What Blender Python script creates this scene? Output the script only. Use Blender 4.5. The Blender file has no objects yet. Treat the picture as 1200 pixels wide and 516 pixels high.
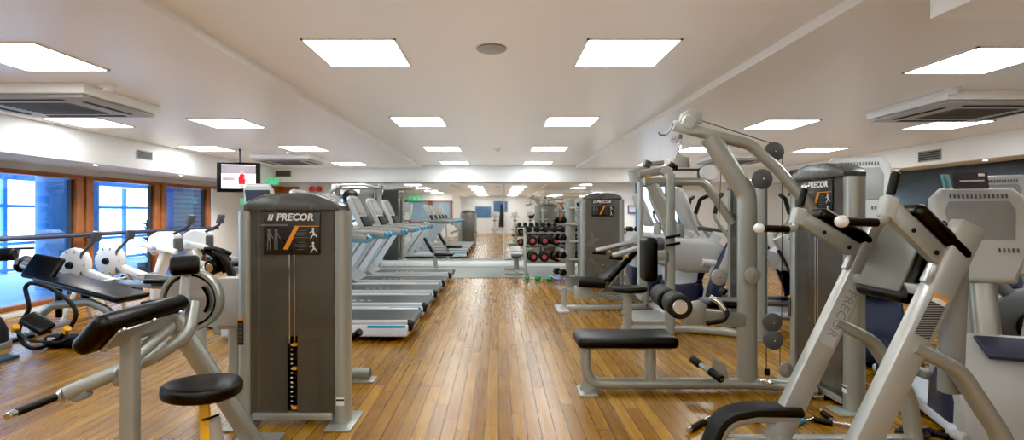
import bpy, bmesh, math, random
from mathutils import Vector, Matrix, Quaternion
random.seed(7)
PI = math.pi
SC = bpy.context.scene
COL = SC.collection
F, VX, VY, CAMZ = 600.0, 584.0, 250.0, 1.35

def P(px, py, y):
    """A point of the room: where the sight line of a photo position meets the depth y."""
    return Vector(((px - VX) * y / F, y, CAMZ - (py - VY) * y / F))

# ------------------------------------------------------------------ materials
def nt(name):
    m = bpy.data.materials.new(name); m.use_nodes = True
    t = m.node_tree; t.nodes.clear()
    o = t.nodes.new('ShaderNodeOutputMaterial')
    return m, t, o

def N(t, kind, **kw):
    n = t.nodes.new(kind)
    for k, v in kw.items():
        if hasattr(n, k): setattr(n, k, v)
    return n

def pmat(name, col, rough=0.5, metal=0.0, var=0.08, scale=6.0, bump=0.0, bscale=120.0, spec=0.5, coat=0.0, rvar=0.08, alpha=1.0, emit=None, estr=0.0):
    m, t, o = nt(name)
    b = N(t, 'ShaderNodeBsdfPrincipled')
    tc = N(t, 'ShaderNodeTexCoord')
    no = N(t, 'ShaderNodeTexNoise'); no.inputs['Scale'].default_value = scale; no.inputs['Detail'].default_value = 4
    t.links.new(tc.outputs['Object'], no.inputs['Vector'])
    mix = N(t, 'ShaderNodeMix', data_type='RGBA')
    c = list(col) + [1]
    mix.inputs[6].default_value = [min(1, x * (1 - var)) for x in col] + [1]
    mix.inputs[7].default_value = [min(1, x * (1 + var)) for x in col] + [1]
    t.links.new(no.outputs['Fac'], mix.inputs[0])
    t.links.new(mix.outputs[2], b.inputs['Base Color'])
    mr = N(t, 'ShaderNodeMapRange'); mr.inputs[3].default_value = max(0.02, rough - rvar); mr.inputs[4].default_value = min(1, rough + rvar)
    t.links.new(no.outputs['Fac'], mr.inputs[0]); t.links.new(mr.outputs[0], b.inputs['Roughness'])
    b.inputs['Metallic'].default_value = metal
    b.inputs['Specular IOR Level'].default_value = spec
    b.inputs['Coat Weight'].default_value = coat
    b.inputs['Alpha'].default_value = alpha
    if emit:
        b.inputs['Emission Color'].default_value = list(emit) + [1]; b.inputs['Emission Strength'].default_value = estr
    if bump > 0:
        n2 = N(t, 'ShaderNodeTexNoise'); n2.inputs['Scale'].default_value = bscale; n2.inputs['Detail'].default_value = 3
        t.links.new(tc.outputs['Object'], n2.inputs['Vector'])
        bp = N(t, 'ShaderNodeBump'); bp.inputs['Strength'].default_value = bump; bp.inputs['Distance'].default_value = 0.002
        t.links.new(n2.outputs['Fac'], bp.inputs['Height']); t.links.new(bp.outputs[0], b.inputs['Normal'])
    t.links.new(b.outputs[0], o.inputs[0])
    return m

def emat(name, col, s, col2=None):
    m, t, o = nt(name)
    e = N(t, 'ShaderNodeEmission'); e.inputs[1].default_value = s
    tc = N(t, 'ShaderNodeTexCoord'); no = N(t, 'ShaderNodeTexNoise'); no.inputs['Scale'].default_value = 3
    t.links.new(tc.outputs['Object'], no.inputs['Vector'])
    mix = N(t, 'ShaderNodeMix', data_type='RGBA')
    mix.inputs[6].default_value = list(col) + [1]; mix.inputs[7].default_value = list(col2 or [x * .97 for x in col]) + [1]
    t.links.new(no.outputs['Fac'], mix.inputs[0]); t.links.new(mix.outputs[2], e.inputs[0])
    t.links.new(e.outputs[0], o.inputs[0])
    return m

def wood_floor():
    m, t, o = nt('plank_floor')
    L = t.links.new
    b = N(t, 'ShaderNodeBsdfPrincipled')
    tc = N(t, 'ShaderNodeTexCoord'); sep = N(t, 'ShaderNodeSeparateXYZ'); L(tc.outputs['Object'], sep.inputs[0])
    def M(op, a, bb=None):
        n = N(t, 'ShaderNodeMath', operation=op)
        for i, v in enumerate((a, bb)):
            if v is None: continue
            if isinstance(v, (int, float)): n.inputs[i].default_value = v
            else: L(v, n.inputs[i])
        return n.outputs[0]
    PW, PL = 0.088, 1.8
    u = M('DIVIDE', sep.outputs[0], PW); iu = M('FLOOR', u); fu = M('SUBTRACT', u, iu)
    wn = N(t, 'ShaderNodeTexWhiteNoise', noise_dimensions='1D'); L(iu, wn.inputs['W'])
    v = M('ADD', M('DIVIDE', sep.outputs[1], PL), M('MULTIPLY', wn.outputs['Value'], 7.3)); iv = M('FLOOR', v); fv = M('SUBTRACT', v, iv)
    cb = N(t, 'ShaderNodeCombineXYZ'); L(iu, cb.inputs[0]); L(iv, cb.inputs[1])
    w2 = N(t, 'ShaderNodeTexWhiteNoise', noise_dimensions='2D'); L(cb.outputs[0], w2.inputs['Vector'])
    mp = N(t, 'ShaderNodeMapping'); mp.inputs['Scale'].default_value = (30, .9, 1)
    av = N(t, 'ShaderNodeVectorMath', operation='ADD'); L(tc.outputs['Object'], av.inputs[0]); L(w2.outputs['Color'], av.inputs[1])
    L(av.outputs[0], mp.inputs[0])
    no = N(t, 'ShaderNodeTexNoise'); no.inputs['Scale'].default_value = 1.0; no.inputs['Detail'].default_value = 2; L(mp.outputs[0], no.inputs['Vector'])
    big = N(t, 'ShaderNodeTexNoise'); big.inputs['Scale'].default_value = 2.3; L(tc.outputs['Object'], big.inputs['Vector'])
    f = M('ADD', M('ADD', M('MULTIPLY', w2.outputs['Value'], .35), M('MULTIPLY', no.outputs['Fac'], .30)), M('MULTIPLY', big.outputs['Fac'], .38))
    rp = N(t, 'ShaderNodeValToRGB'); L(f, rp.inputs[0])
    e = rp.color_ramp.elements
    e[0].position = .18; e[0].color = (0.17, 0.070, 0.009, 1)
    e[1].position = .95; e[1].color = (0.53, 0.295, 0.042, 1)
    x = e.new(.55); x.color = (0.335, 0.162, 0.018, 1)
    ed = M('MINIMUM', M('MINIMUM', fu, M('SUBTRACT', 1.0, fu)), M('MULTIPLY', M('MINIMUM', fv, M('SUBTRACT', 1.0, fv)), PL / PW))
    gap = N(t, 'ShaderNodeMapRange'); gap.inputs[1].default_value = .012; gap.inputs[2].default_value = .05; L(ed, gap.inputs[0])
    mx = N(t, 'ShaderNodeMix', data_type='RGBA'); mx.inputs[6].default_value = (.05, .026, .012, 1)
    L(gap.outputs[0], mx.inputs[0]); L(rp.outputs[0], mx.inputs[7]); L(mx.outputs[2], b.inputs['Base Color'])
    rr = N(t, 'ShaderNodeMapRange'); rr.inputs[3].default_value = .22; rr.inputs[4].default_value = .32; L(no.outputs['Fac'], rr.inputs[0]); L(rr.outputs[0], b.inputs['Roughness'])
    bp = N(t, 'ShaderNodeBump'); bp.inputs['Strength'].default_value = .12; bp.inputs['Distance'].default_value = .002
    L(gap.outputs[0], bp.inputs['Height']); L(bp.outputs[0], b.inputs['Normal'])
    L(b.outputs[0], o.inputs[0])
    return m

def glass_mat(name, tint, refl=0.06):
    m, t, o = nt(name); L = t.links.new
    tr = N(t, 'ShaderNodeBsdfTransparent'); gl = N(t, 'ShaderNodeBsdfGlossy'); gl.inputs['Roughness'].default_value = .02
    tc = N(t, 'ShaderNodeTexCoord'); no = N(t, 'ShaderNodeTexNoise'); no.inputs['Scale'].default_value = 1.5; L(tc.outputs['Object'], no.inputs['Vector'])
    mix = N(t, 'ShaderNodeMix', data_type='RGBA'); mix.inputs[6].default_value = list(tint) + [1]; mix.inputs[7].default_value = [min(1, x * 1.04) for x in tint] + [1]
    L(no.outputs['Fac'], mix.inputs[0]); L(mix.outputs[2], tr.inputs[0])
    lw = N(t, 'ShaderNodeLayerWeight'); lw.inputs[0].default_value = .25
    mm = N(t, 'ShaderNodeMath', operation='MULTIPLY'); L(lw.outputs['Fresnel'], mm.inputs[0]); mm.inputs[1].default_value = refl * 8
    ms = N(t, 'ShaderNodeMixShader'); L(mm.outputs[0], ms.inputs[0]); L(tr.outputs[0], ms.inputs[1]); L(gl.outputs[0], ms.inputs[2]); L(ms.outputs[0], o.inputs[0])
    return m

def stripes_mat(name, c1, c2, period, axis=2, duty=.5, rough=.5):
    m, t, o = nt(name); L = t.links.new
    b = N(t, 'ShaderNodeBsdfPrincipled'); b.inputs['Roughness'].default_value = rough
    tc = N(t, 'ShaderNodeTexCoord'); sep = N(t, 'ShaderNodeSeparateXYZ'); L(tc.outputs['Object'], sep.inputs[0])
    d = N(t, 'ShaderNodeMath', operation='DIVIDE'); L(sep.outputs[axis], d.inputs[0]); d.inputs[1].default_value = period
    fr = N(t, 'ShaderNodeMath', operation='FRACT'); L(d.outputs[0], fr.inputs[0])
    gt = N(t, 'ShaderNodeMath', operation='GREATER_THAN'); L(fr.outputs[0], gt.inputs[0]); gt.inputs[1].default_value = duty
    mix = N(t, 'ShaderNodeMix', data_type='RGBA'); mix.inputs[6].default_value = list(c1) + [1]; mix.inputs[7].default_value = list(c2) + [1]
    L(gt.outputs[0], mix.inputs[0]); L(mix.outputs[2], b.inputs['Base Color']); L(b.outputs[0], o.inputs[0])
    return m

M = dict(
    ceiling=pmat('ceiling_paint', (.82, .79, .75), .34, 0, .02, 2, spec=.5, rvar=.05),
    white=pmat('white_wall_paint', (.90, .90, .885), .7, 0, .02, 3),
    bluewall=pmat('blue_grey_glossy_wall', (.030, .050, .062), .22, 0, .25, 1.5),
    floor=wood_floor(),
    mat=pmat('rubber_mat_flecked', (.165, .18, .165), .5, 0, .3, 90),
    skirting=pmat('skirting_paint', (.90, .90, .88), .4, 0, .03, 5),
    wood=pmat('red_brown_timber', (.33, .115, .035), .38, 0, .35, 9),
    darkgasket=pmat('dark_gasket', (.05, .03, .025), .5),
    glass=glass_mat('clear_window_glass', (.80, .92, 1.0)),
    silver=pmat('silver_beige_frame_paint', (.42, .43, .385), .33, .5, .05, 14, rvar=.05),
    silverL=pmat('light_silver_frame_paint', (.48, .485, .45), .34, .42, .05, 14, rvar=.05),
    grey=pmat('mid_grey_plastic', (.27, .275, .26), .42, 0, .06, 10),
    olive=pmat('olive_grey_backing', (.15, .15, .12), .35, 0, .06, 10),
    lgrey=pmat('light_grey_plastic', (.50, .505, .485), .40, 0, .05, 10),
    dgrey=pmat('dark_grey_plastic', (.10, .105, .11), .42, 0, .1, 10),
    navy=pmat('blue_black_plastic', (.035, .045, .085), .35, 0, .15, 8),
    paleblue=pmat('pale_blue_grey_plastic', (.66, .72, .78), .36, 0, .05, 8),
    blue=pmat('bright_blue_accent', (.03, .36, .62), .4, 0, .08, 10),
    black=pmat('black_vinyl', (.008, .008, .008), .36, 0, .2, 20, spec=.35, bump=.12, bscale=260),
    rubber=pmat('black_rubber', (.012, .012, .012), .55, 0, .2, 30, spec=.35, bump=.2, bscale=300),
    belt=pmat('treadmill_belt', (.05, .055, .053), .42, 0, .15, 60, bump=.2, bscale=400),
    chrome=pmat('polished_chrome', (.80, .80, .80), .12, 1.0, .03, 10, rvar=.04),
    steel=pmat('brushed_steel', (.55, .55, .54), .32, .9, .06, 30),
    shroud=pmat('smoked_shroud', (.135, .122, .098), .22, .15, .06, 5, coat=.3, alpha=.66),
    shroudD=pmat('smoked_shroud_solid', (.155, .142, .118), .25, .15, .06, 5, coat=.3),
    cap=pmat('grey_cap_plastic', (.12, .125, .118), .26, .3, .06, 8),
    placard=pmat('black_placard', (.022, .020, .018), .3, 0, .1, 20),
    letter=pmat('white_lettering', (.85, .85, .83), .5, 0, .02, 10),
    glet=pmat('grey_print', (.16, .15, .14), .5, 0, .05, 10),
    orange=pmat('orange_plastic', (.85, .32, .03), .42, 0, .05, 12),
    yellow=pmat('yellow_orange_metal', (.90, .45, .03), .4, 0, .05, 12),
    white_pl=pmat('white_plastic', (.82, .82, .80), .35, 0, .03, 8),
    red=pmat('red_plastic', (.62, .03, .03), .4, 0, .08, 10),
    pinkred=pmat('red_pink_disc', (.42, .07, .06), .5, 0, .08, 10),
    green=pmat('green_vinyl', (.03, .32, .10), .5, 0, .1, 20),
    violet=pmat('blue_violet_vinyl', (.32, .36, .80), .5, 0, .1, 20),
    bluemat=pmat('blue_foam', (.03, .09, .17), .6, 0, .2, 30),
    cloth=pmat('black_cloth', (.015, .015, .016), .85, 0, .3, 30, bump=.4, bscale=90),
    exitg=pmat('exit_green', (.02, .38, .16), .5, 0, .05, 10, emit=(.02, .42, .18), estr=.8),
    grille=pmat('grille_grey', (.16, .16, .155), .5, .2, .1, 20),
    acgrille=pmat('ac_grille_grey', (.36, .345, .33), .5, 0, .06, 20),
    slot=pmat('dark_slot', (.01, .01, .01), .7),
    diffuser=emat('light_diffuser', (.98, 1.0, .965), 12),
    spot=emat('spot_lamp', (1.0, .96, .88), 25),
    screenblue=emat('blue_screen', (.15, .45, .85), 1.1, (.4, .7, 1.0)),
    screenoff=pmat('dark_screen', (.05, .055, .075), .12, 0, .1, 6),
    tvwhite=emat('television_white', (.95, .93, .95), 1.5, (.8, .76, .84)),
    tvgrey=emat('television_crowd', (.35, .22, .26), .8, (.75, .7, .72)),
    tvred=emat('television_red', (.80, .03, .04), 1.0),
    tvskin=emat('television_skin', (.75, .45, .36), 1.0),
    cable=pmat('black_cable', (.02, .02, .022), .5),
    mirror=pmat('silvered_mirror', (.93, .94, .92), .02, 1.0, .01, 2, rvar=.004),
    atrium_blue=pmat('atrium_blue_paint', (.16, .44, .85), .5, 0, .12, 2),
    atrium_pale=pmat('atrium_pale_paint', (.50, .72, .95), .5, 0, .1, 2),
    slat=stripes_mat('atrium_slats', (.34, .27, .33), (.16, .15, .22), .11, 2, .55),
    leaf=pmat('plant_leaf', (.05, .16, .16), .5, 0, .3, 15),
    warn=stripes_mat('warning_print', (.03, .03, .03), (.32, .33, .32), .011, 2, .62),
    bluedoor=pmat('blue_door_paint', (.08, .22, .36), .45, 0, .08, 6),
    pane=emat('daylight_pane', (.85, .93, 1.0), 3.2),
    pane2=emat('frosted_pane', (.80, .90, 1.0), 1.3),
    pane3=pmat('grey_blue_pane', (.20, .28, .34), .12, 0, .3, 2, emit=(.30, .40, .48), estr=.28),
    picture=pmat('picture_print', (.10, .20, .36), .4, 0, .9, 9),
    paper=pmat('paper_notice', (.80, .82, .88), .6, 0, .04, 20),
    purple=pmat('purple_frame', (.17, .12, .30), .5),
    teal=pmat('teal_card', (.12, .34, .36), .4, 0, .15, 10),
)

# ------------------------------------------------------------------ mesh builder
def fillet(pts, r, seg=5):
    pts = [Vector(p) for p in pts]
    if r <= 0 or len(pts) < 3: return pts
    out = [pts[0]]
    for i in range(1, len(pts) - 1):
        a, b, c = pts[i - 1], pts[i], pts[i + 1]
        u = (a - b); v = (c - b); lu, lv = u.length, v.length
        if lu < 1e-6 or lv < 1e-6: continue
        u.normalize(); v.normalize()
        ang = u.angle(v, PI)
        if ang > PI - .02 or ang < .02: out.append(b); continue
        d = min(r / math.tan(ang / 2), lu * .49, lv * .49)
        p0, p1 = b + u * d, b + v * d
        for k in range(seg + 1):
            s = k / seg
            out.append(p0 * (1 - s) ** 2 + b * 2 * s * (1 - s) + p1 * s * s)
    out.append(pts[-1])
    return out

def Rz(a): return Matrix.Rotation(a, 4, 'Z')
def Rx(a): return Matrix.Rotation(a, 4, 'X')
def Ry(a): return Matrix.Rotation(a, 4, 'Y')
def T(*v): return Matrix.Translation(Vector(v[0]) if len(v) == 1 else Vector(v))

def frame_from(z, up=(0, 0, 1)):
    z = Vector(z).normalized(); up = Vector(up)
    x = up.cross(z)
    if x.length < 1e-4: x = Vector((1, 0, 0)).cross(z)
    if x.length < 1e-4: x = Vector((0, 1, 0)).cross(z)
    x.normalize(); y = z.cross(x)
    return Matrix((x, y, z)).transposed()

class MB:
    def __init__(s, X=None):
        s.bm = bmesh.new(); s.mats = []; s.X = X or Matrix.Identity(4); s.mi = 0
    def use(s, m):
        m = M[m] if isinstance(m, str) else m
        if m not in s.mats: s.mats.append(m)
        s.mi = s.mats.index(m); return s
    def _fin(s, verts, faces):
        for v in verts: v.co = s.X @ v.co
        for f in faces: f.material_index = s.mi; f.smooth = True
    def box(s, c, size, R=None, bev=0.0, seg=2):
        r = bmesh.ops.create_cube(s.bm, size=1.0)
        vs = r['verts']
        X = Matrix.Translation(Vector(c)) @ (R.to_4x4() if R is not None else Matrix.Identity(4))
        for v in vs: v.co = Vector((v.co.x * size[0], v.co.y * size[1], v.co.z * size[2]))
        if bev > 0:
            es = list({e for v in vs for e in v.link_edges})
            rr = bmesh.ops.bevel(s.bm, geom=es, offset=min(bev, min(size) * .49), segments=seg, affect='EDGES', profile=.5)
            vs = list({v for f in rr['faces'] for v in f.verts} | {v for v in vs if v.is_valid})
        for v in vs: v.co = X @ v.co
        fs = list({f for v in vs for f in v.link_faces})
        s._fin(vs, fs); return s
    def bar(s, p, q, w, h, up=(0, 0, 1), bev=0.004, ext=0):
        """rectangular bar from p to q; w across, h along 'up'"""
        p, q = Vector(p), Vector(q); d = q - p
        R = frame_from(d, up)
        return s.box((p + q) / 2, (w, h, d.length + ext), R, bev)
    def tube(s, pts, r, r2=None, up=(0, 0, 1), fil=0.0, n=12, caps=True, sq=0.0, seg=5, taper=None):
        """sweep along pts; r across, r2 along up; sq>0 -> squarer section"""
        pts = fillet(pts, fil, seg); r2 = r2 or r
        k = len(pts); rings = []; up = Vector(up)
        tang = []
        for i in range(k):
            a = pts[max(0, i - 1)]; b = pts[min(k - 1, i + 1)]
            tang.append((b - a).normalized())
        x = up.cross(tang[0])
        if x.length < .05: x = Vector((1, 0, 0)).cross(tang[0])
        if x.length < .05: x = Vector((0, 1, 0)).cross(tang[0])
        x.normalize()
        for i in range(k):
            t = tang[i]
            x = (x - t * x.dot(t))
            if x.length < 1e-5: x = Vector((0, 1, 0)).cross(t)
            x.normalize(); y = t.cross(x)
            f = taper[0] + (taper[1] - taper[0]) * i / max(1, k - 1) if taper else 1
            ring = []
            for j in range(n):
                a = 2 * PI * j / n + PI / n
                ca, sa = math.cos(a), math.sin(a)
                if sq > 0:
                    e = 1 - sq * .82
                    ca = math.copysign(abs(ca) ** e, ca); sa = math.copysign(abs(sa) ** e, sa)
                ring.append(s.bm.verts.new(pts[i] + x * (r * f * ca) + y * (r2 * f * sa)))
            rings.append(ring)
        fs = []
        for i in range(k - 1):
            for j in range(n):
                fs.append(s.bm.faces.new((rings[i][j], rings[i][(j + 1) % n], rings[i + 1][(j + 1) % n], rings[i + 1][j])))
        if caps:
            fs.append(s.bm.faces.new(rings[0][::-1])); fs.append(s.bm.faces.new(rings[-1]))
        s._fin([v for rg in rings for v in rg], fs); return s
    def loop(s, pts, r, n=10):
        """closed tube"""
        pts = [Vector(p) for p in pts]; k = len(pts); rings = []
        x = None
        for i in range(k):
            t = (pts[(i + 1) % k] - pts[i - 1]).normalized()
            if x is None:
                x = Vector((0, 0, 1)).cross(t)
                if x.length < .05: x = Vector((0, 1, 0)).cross(t)
            x = x - t * x.dot(t); x.normalize(); y = t.cross(x)
            rings.append([s.bm.verts.new(pts[i] + x * (r * math.cos(2 * PI * j / n)) + y * (r * math.sin(2 * PI * j / n))) for j in range(n)])
        fs = []
        for i in range(k):
            A, B = rings[i], rings[(i + 1) % k]
            for j in range(n): fs.append(s.bm.faces.new((A[j], A[(j + 1) % n], B[(j + 1) % n], B[j])))
        s._fin([v for rg in rings for v in rg], fs); return s
    def lathe(s, prof, c, axis=(0, 0, 1), n=24):
        R = frame_from(axis, (0, 1, 0) if abs(Vector(axis).normalized().z) > .9 else (0, 0, 1)); c = Vector(c); rings = []; fs = []; vs = []
        for (r, h) in prof:
            if r < 1e-6:
                v = s.bm.verts.new(c + R @ Vector((0, 0, h))); rings.append([v]); vs.append(v)
            else:
                rg = [s.bm.verts.new(c + R @ Vector((r * math.cos(2 * PI * j / n), r * math.sin(2 * PI * j / n), h))) for j in range(n)]
                rings.append(rg); vs += rg
        for A, B in zip(rings, rings[1:]):
            for j in range(n):
                j2 = (j + 1) % n
                if len(A) == 1 and len(B) == 1: continue
                if len(A) == 1: fs.append(s.bm.faces.new((A[0], B[j2], B[j])))
                elif len(B) == 1: fs.append(s.bm.faces.new((A[j], A[j2], B[0])))
                else: fs.append(s.bm.faces.new((A[j], A[j2], B[j2], B[j])))
        s._fin(vs, fs); return s
    def cyl(s, p, q, r, n=20, bev=0.004):
        p, q = Vector(p), Vector(q); h = (q - p).length; b = min(bev, r * .4, h * .4)
        return s.lathe([(0, 0), (r - b, 0), (r, b), (r, h - b), (r - b, h), (0, h)], p, q - p, n)
    def disc(s, c, axis, r, t, n=24): 
        a = Vector(axis).normalized() * t / 2; c = Vector(c); return s.cyl(c - a, c + a, r, n, t * .25)
    def ball(s, c, r, sc=(1, 1, 1), n=16):
        rr = bmesh.ops.create_uvsphere(s.bm, u_segments=n, v_segments=max(6, n // 2), radius=r); vs = rr['verts']
        for v in vs: v.co = Vector(c) + Vector((v.co.x * sc[0], v.co.y * sc[1], v.co.z * sc[2]))
        s._fin(vs, {f for v in vs for f in v.link_faces}); return s
    def prism(s, poly, X, d, bev=0.0, seg=2):
        """poly in XY of matrix X, extruded by d along its +Z"""
        n = len(poly)
        a = [s.bm.verts.new(Vector((p[0], p[1], 0))) for p in poly]; b = [s.bm.verts.new(Vector((p[0], p[1], d))) for p in poly]
        fs = [s.bm.faces.new(a[::-1]), s.bm.faces.new(b)]
        for i in range(n): fs.append(s.bm.faces.new((a[i], a[(i + 1) % n], b[(i + 1) % n], b[i])))
        vs = a + b
        if bev > 0:
            es = [e for f in fs[:2] for e in f.edges]
            rr = bmesh.ops.bevel(s.bm, geom=es, offset=bev, segments=seg, affect='EDGES', profile=.5)
            vs = list({v for f in rr['faces'] for v in f.verts} | {v for v in vs if v.is_valid})
            fs = list({f for v in vs for f in v.link_faces})
        for v in vs: v.co = X @ v.co
        s._fin(vs, fs); return s
    def quad(s, a, b, c, d):
        vs = [s.bm.verts.new(Vector(p)) for p in (a, b, c, d)]
        s._fin(vs, [s.bm.faces.new(vs)]); return s
    def text(s, body, size, X, ext=0.001, shear=0.0, bold=0.0, align='CENTER'):
        """lettering in the XY plane of matrix X"""
        cu = bpy.data.curves.new('lettering', 'FONT'); cu.body = body; cu.size = size; cu.extrude = ext; cu.shear = shear; cu.offset = bold
        cu.align_x = align; cu.align_y = 'CENTER'; cu.resolution_u = 2
        ob = bpy.data.objects.new('lettering', cu); COL.objects.link(ob)
        dg = bpy.context.evaluated_depsgraph_get(); me = bpy.data.meshes.new_from_object(ob.evaluated_get(dg))
        bpy.data.objects.remove(ob); bpy.data.curves.remove(cu)
        me.transform(X)
        ov, of = set(s.bm.verts), set(s.bm.faces)
        s.bm.from_mesh(me); bpy.data.meshes.remove(me)
        s._fin([v for v in s.bm.verts if v not in ov], [f for f in s.bm.faces if f not in of]); return s
    def build(s, name, parent=None, angle=38, **kw):
        me = bpy.data.meshes.new(name)
        off = ORG.get(parent.name, Vector()) if parent else Vector()
        bmesh.ops.recalc_face_normals(s.bm, faces=s.bm.faces)
        if off.length: bmesh.ops.translate(s.bm, vec=-off, verts=s.bm.verts)
        s.bm.to_mesh(me); s.bm.free()
        for m in s.mats: me.materials.append(m)
        me.set_sharp_from_angle(angle=math.radians(angle))
        o = bpy.data.objects.new(name, me); COL.objects.link(o)
        if parent: o.parent = parent; ORG[o.name] = off
        for k, v in kw.items(): o[k] = v
        return o

ORG = {}
def mb(m, X=None): return MB(X).use(m)

def thing(name, label, cat, loc=(0, 0, 0), group=None):
    o = bpy.data.objects.new(name, None); COL.objects.link(o); o.location = loc; o.empty_display_size = .2
    o['label'] = label; o['category'] = cat
    if group: o['group'] = group
    ORG[o.name] = Vector(loc); return o

def tag(o, label, cat, group=None):
    o['label'] = label; o['category'] = cat
    if group: o['group'] = group
    return o

def settle(o):
    """put the origin of a one-mesh thing at the middle of its base"""
    me = o.data; vs = [v.co for v in me.vertices]
    c = Vector(((min(v.x for v in vs) + max(v.x for v in vs)) / 2, (min(v.y for v in vs) + max(v.y for v in vs)) / 2, min(v.z for v in vs)))
    me.transform(Matrix.Translation(-c)); o.location = c; return o

def dup(root, loc, rz=0.0, label=None, group=None):
    r = root.copy(); COL.objects.link(r); r.location = loc; r.rotation_euler = (0, 0, rz)
    if label: r['label'] = label
    if group: r['group'] = group
    for ch in list(root.children):
        c = ch.copy(); COL.objects.link(c); c.parent = r
        for g in list(ch.children):
            d = g.copy(); COL.objects.link(d); d.parent = c
    return r

def struct(o, label=None):
    o['kind'] = 'structure'
    if label: o['label'] = label
    return o
# ------------------------------------------------------------------ the room
XL, XR, YB, YF = -6.3, 7.3, 12.9, -8.2
ZC, ZS, CX0, CX1 = 2.50, 2.438, -1.85, 1.87
SOFL, SOFR = -5.43, 6.7           # faces of the side bulkheads
struct(mb('floor').box(((XL + XR) / 2, (YB + YF) / 2, -.05), (XR - XL + .4, YB - YF + .4, .1)).build('floor'))
struct(mb('ceiling').box(((CX0 + CX1) / 2, (YB + YF) / 2, ZC + .05), (CX1 - CX0, YB - YF + .4, .1)).build('ceiling'))
struct(mb('ceiling').box(((XL + CX0) / 2 - .1, (YB + YF) / 2, ZS + .081), (CX0 - XL + .2, YB - YF + .4, .162)).build('trim_1'))
struct(mb('ceiling').box(((XR + CX1) / 2 + .1, (YB + YF) / 2, ZS + .081), (XR - CX1 + .2, YB - YF + .4, .162)).build('trim_2'))
struct(mb('white').box(((XL + SOFL) / 2, (YB + YF) / 2, (2.02 + ZS) / 2), (SOFL - XL, YB - YF, ZS - 2.02), bev=.006).build('trim_3'))
struct(mb('white').box(((XR + SOFR) / 2, (YB + YF) / 2, (2.10 + ZS) / 2), (XR - SOFR, YB - YF, ZS - 2.10), bev=.006).build('trim_4'))
struct(mb('white').box(((SOFL + SOFR) / 2, 12.62, (2.12 + ZC) / 2), (SOFR - SOFL, .56, ZC - 2.12 + .02), bev=.006).build('trim_5'))
# overhanging bulkhead at the near right
struct(mb('white').box(((2.09 + XR) / 2, 1.30, 2.37), (XR - 2.09, 2.36, .16), bev=.004).build('trim_6'))
# walls
struct(mb('white').box(((XL + XR) / 2, YB + .1, 1.3), (XR - XL + .4, .2, 2.6)).build('wall_back'))
b = mb('white').box(((XL + XR) / 2, YF - .1, 1.3), (XR - XL + .4, .2, 2.6)); struct(b.build('wall_rear'))
struct(mb('bluewall').box((XR + .1, (YB + YF) / 2, 1.3), (.2, YB - YF + .4, 2.6)).build('wall_right'))
struct(mb('white').box((XR - .02, 11.6, 1.3), (.04, 2.6, 2.6)).build('wall_right_end'))
# left wall: header, sill, end pier and piers behind
b = mb('white').box((XL - .1, (YB + YF) / 2, 2.26), (.2, YB - YF + .4, .74)).box((XL - .1, (YB + YF) / 2, .045), (.2, YB - YF + .4, .09))
b.box((XL - .1, 12.1, 1.0), (.2, 1.6, 1.9)).box((XL - .1, -3.4, 1.0), (.2, 9.8, 1.9)); struct(b.build('wall_left'))
# rear entrance partition (seen in the mirror): white below, timber framed panes above
b = mb('white').box((-4.4, -2.6, .40), (3.8, .12, .80)).box((-4.4, -2.6, 2.25), (3.8, .12, .40)).box((-2.56, -5.4, 1.25), (.12, 5.6, 2.5)); struct(b.build('wall_entrance'))
for k in range(3):
    x0 = -6.2 + k * 1.22
    b = mb('wood').box((x0 + .06, -2.6, 1.43), (.12, .10, 1.25)).box((x0 + 1.16, -2.6, 1.43), (.12, .10, 1.25)).box((x0 + .61, -2.6, .84), (1.22, .10, .09)).box((x0 + .61, -2.6, 2.01), (1.22, .10, .10))
    w = struct(b.build('window_%d' % (k + 11))); struct(mb('pane3').box((x0 + .61, -2.62, 1.43), (1.0, .02, 1.1)).build('pane', w))
w = struct(mb('wood').box((4.0, YF + .03, 1.05), (2.1, .06, 2.05), bev=.01).box((4.0, YF + .07, 1.05), (.03, .02, 2.0)).build('door_3'))
b = mb('steel').cyl((3.93, YF + .06, 1.0), (3.93, YF + .11, 1.0), .012).cyl((3.93, YF + .11, 1.0), (3.80, YF + .11, 1.0), .010); struct(b.build('door_handle', w))
# baseboards
struct(mb('skirting').box((-.5, YB - .012, .055), (5.2, .024, .11), bev=.003).build('baseboard_back'))
struct(mb('skirting').box((XL + .02, 4.6, .05), (.05, 15.4, .1), bev=.004).build('baseboard_left'))
struct(mb('skirting').box((4.6, YB - .012, .05), (5.2, .024, .1), bev=.003).build('baseboard_right'))

# window wall, glazed to the floor
bays = [(-.9, .55), (.85, 2.30), (2.60, 4.05), (4.35, 5.80), (6.12, 7.58), (7.90, 9.31), (9.64, 10.98)]
for i, (y0, y1) in enumerate(bays):
    zt, zb = 1.89, .09
    b = mb('wood')
    for (ya, yb2) in ((y0 - .14, y0), (y1, y1 + .14)): b.box((XL + .0, (ya + yb2) / 2, (zt + zb) / 2), (.12, yb2 - ya, zt - zb + .02), bev=.006)
    b.box((XL, (y0 + y1) / 2, zt - .015), (.11, y1 - y0, .03), bev=.004).box((XL, (y0 + y1) / 2, zb + .03), (.11, y1 - y0, .06), bev=.004)
    b.use('darkgasket')
    for (ya, yb2) in ((y0, y0 + .045), (y1 - .045, y1)): b.box((XL - .02, (ya + yb2) / 2, (zt + zb) / 2), (.06, yb2 - ya, zt - zb - .1))
    w = struct(b.build('window_%d' % (i + 1)))
    struct(mb('glass').box((XL - .03, (y0 + y1) / 2, (zt + zb) / 2), (.008, y1 - y0, zt - zb - .08)).build('pane', w))
b = mb('wood').box((XL + .01, 5, 1.905), (.13, 13, .03))
struct(b.build('trim_7'))
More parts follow.
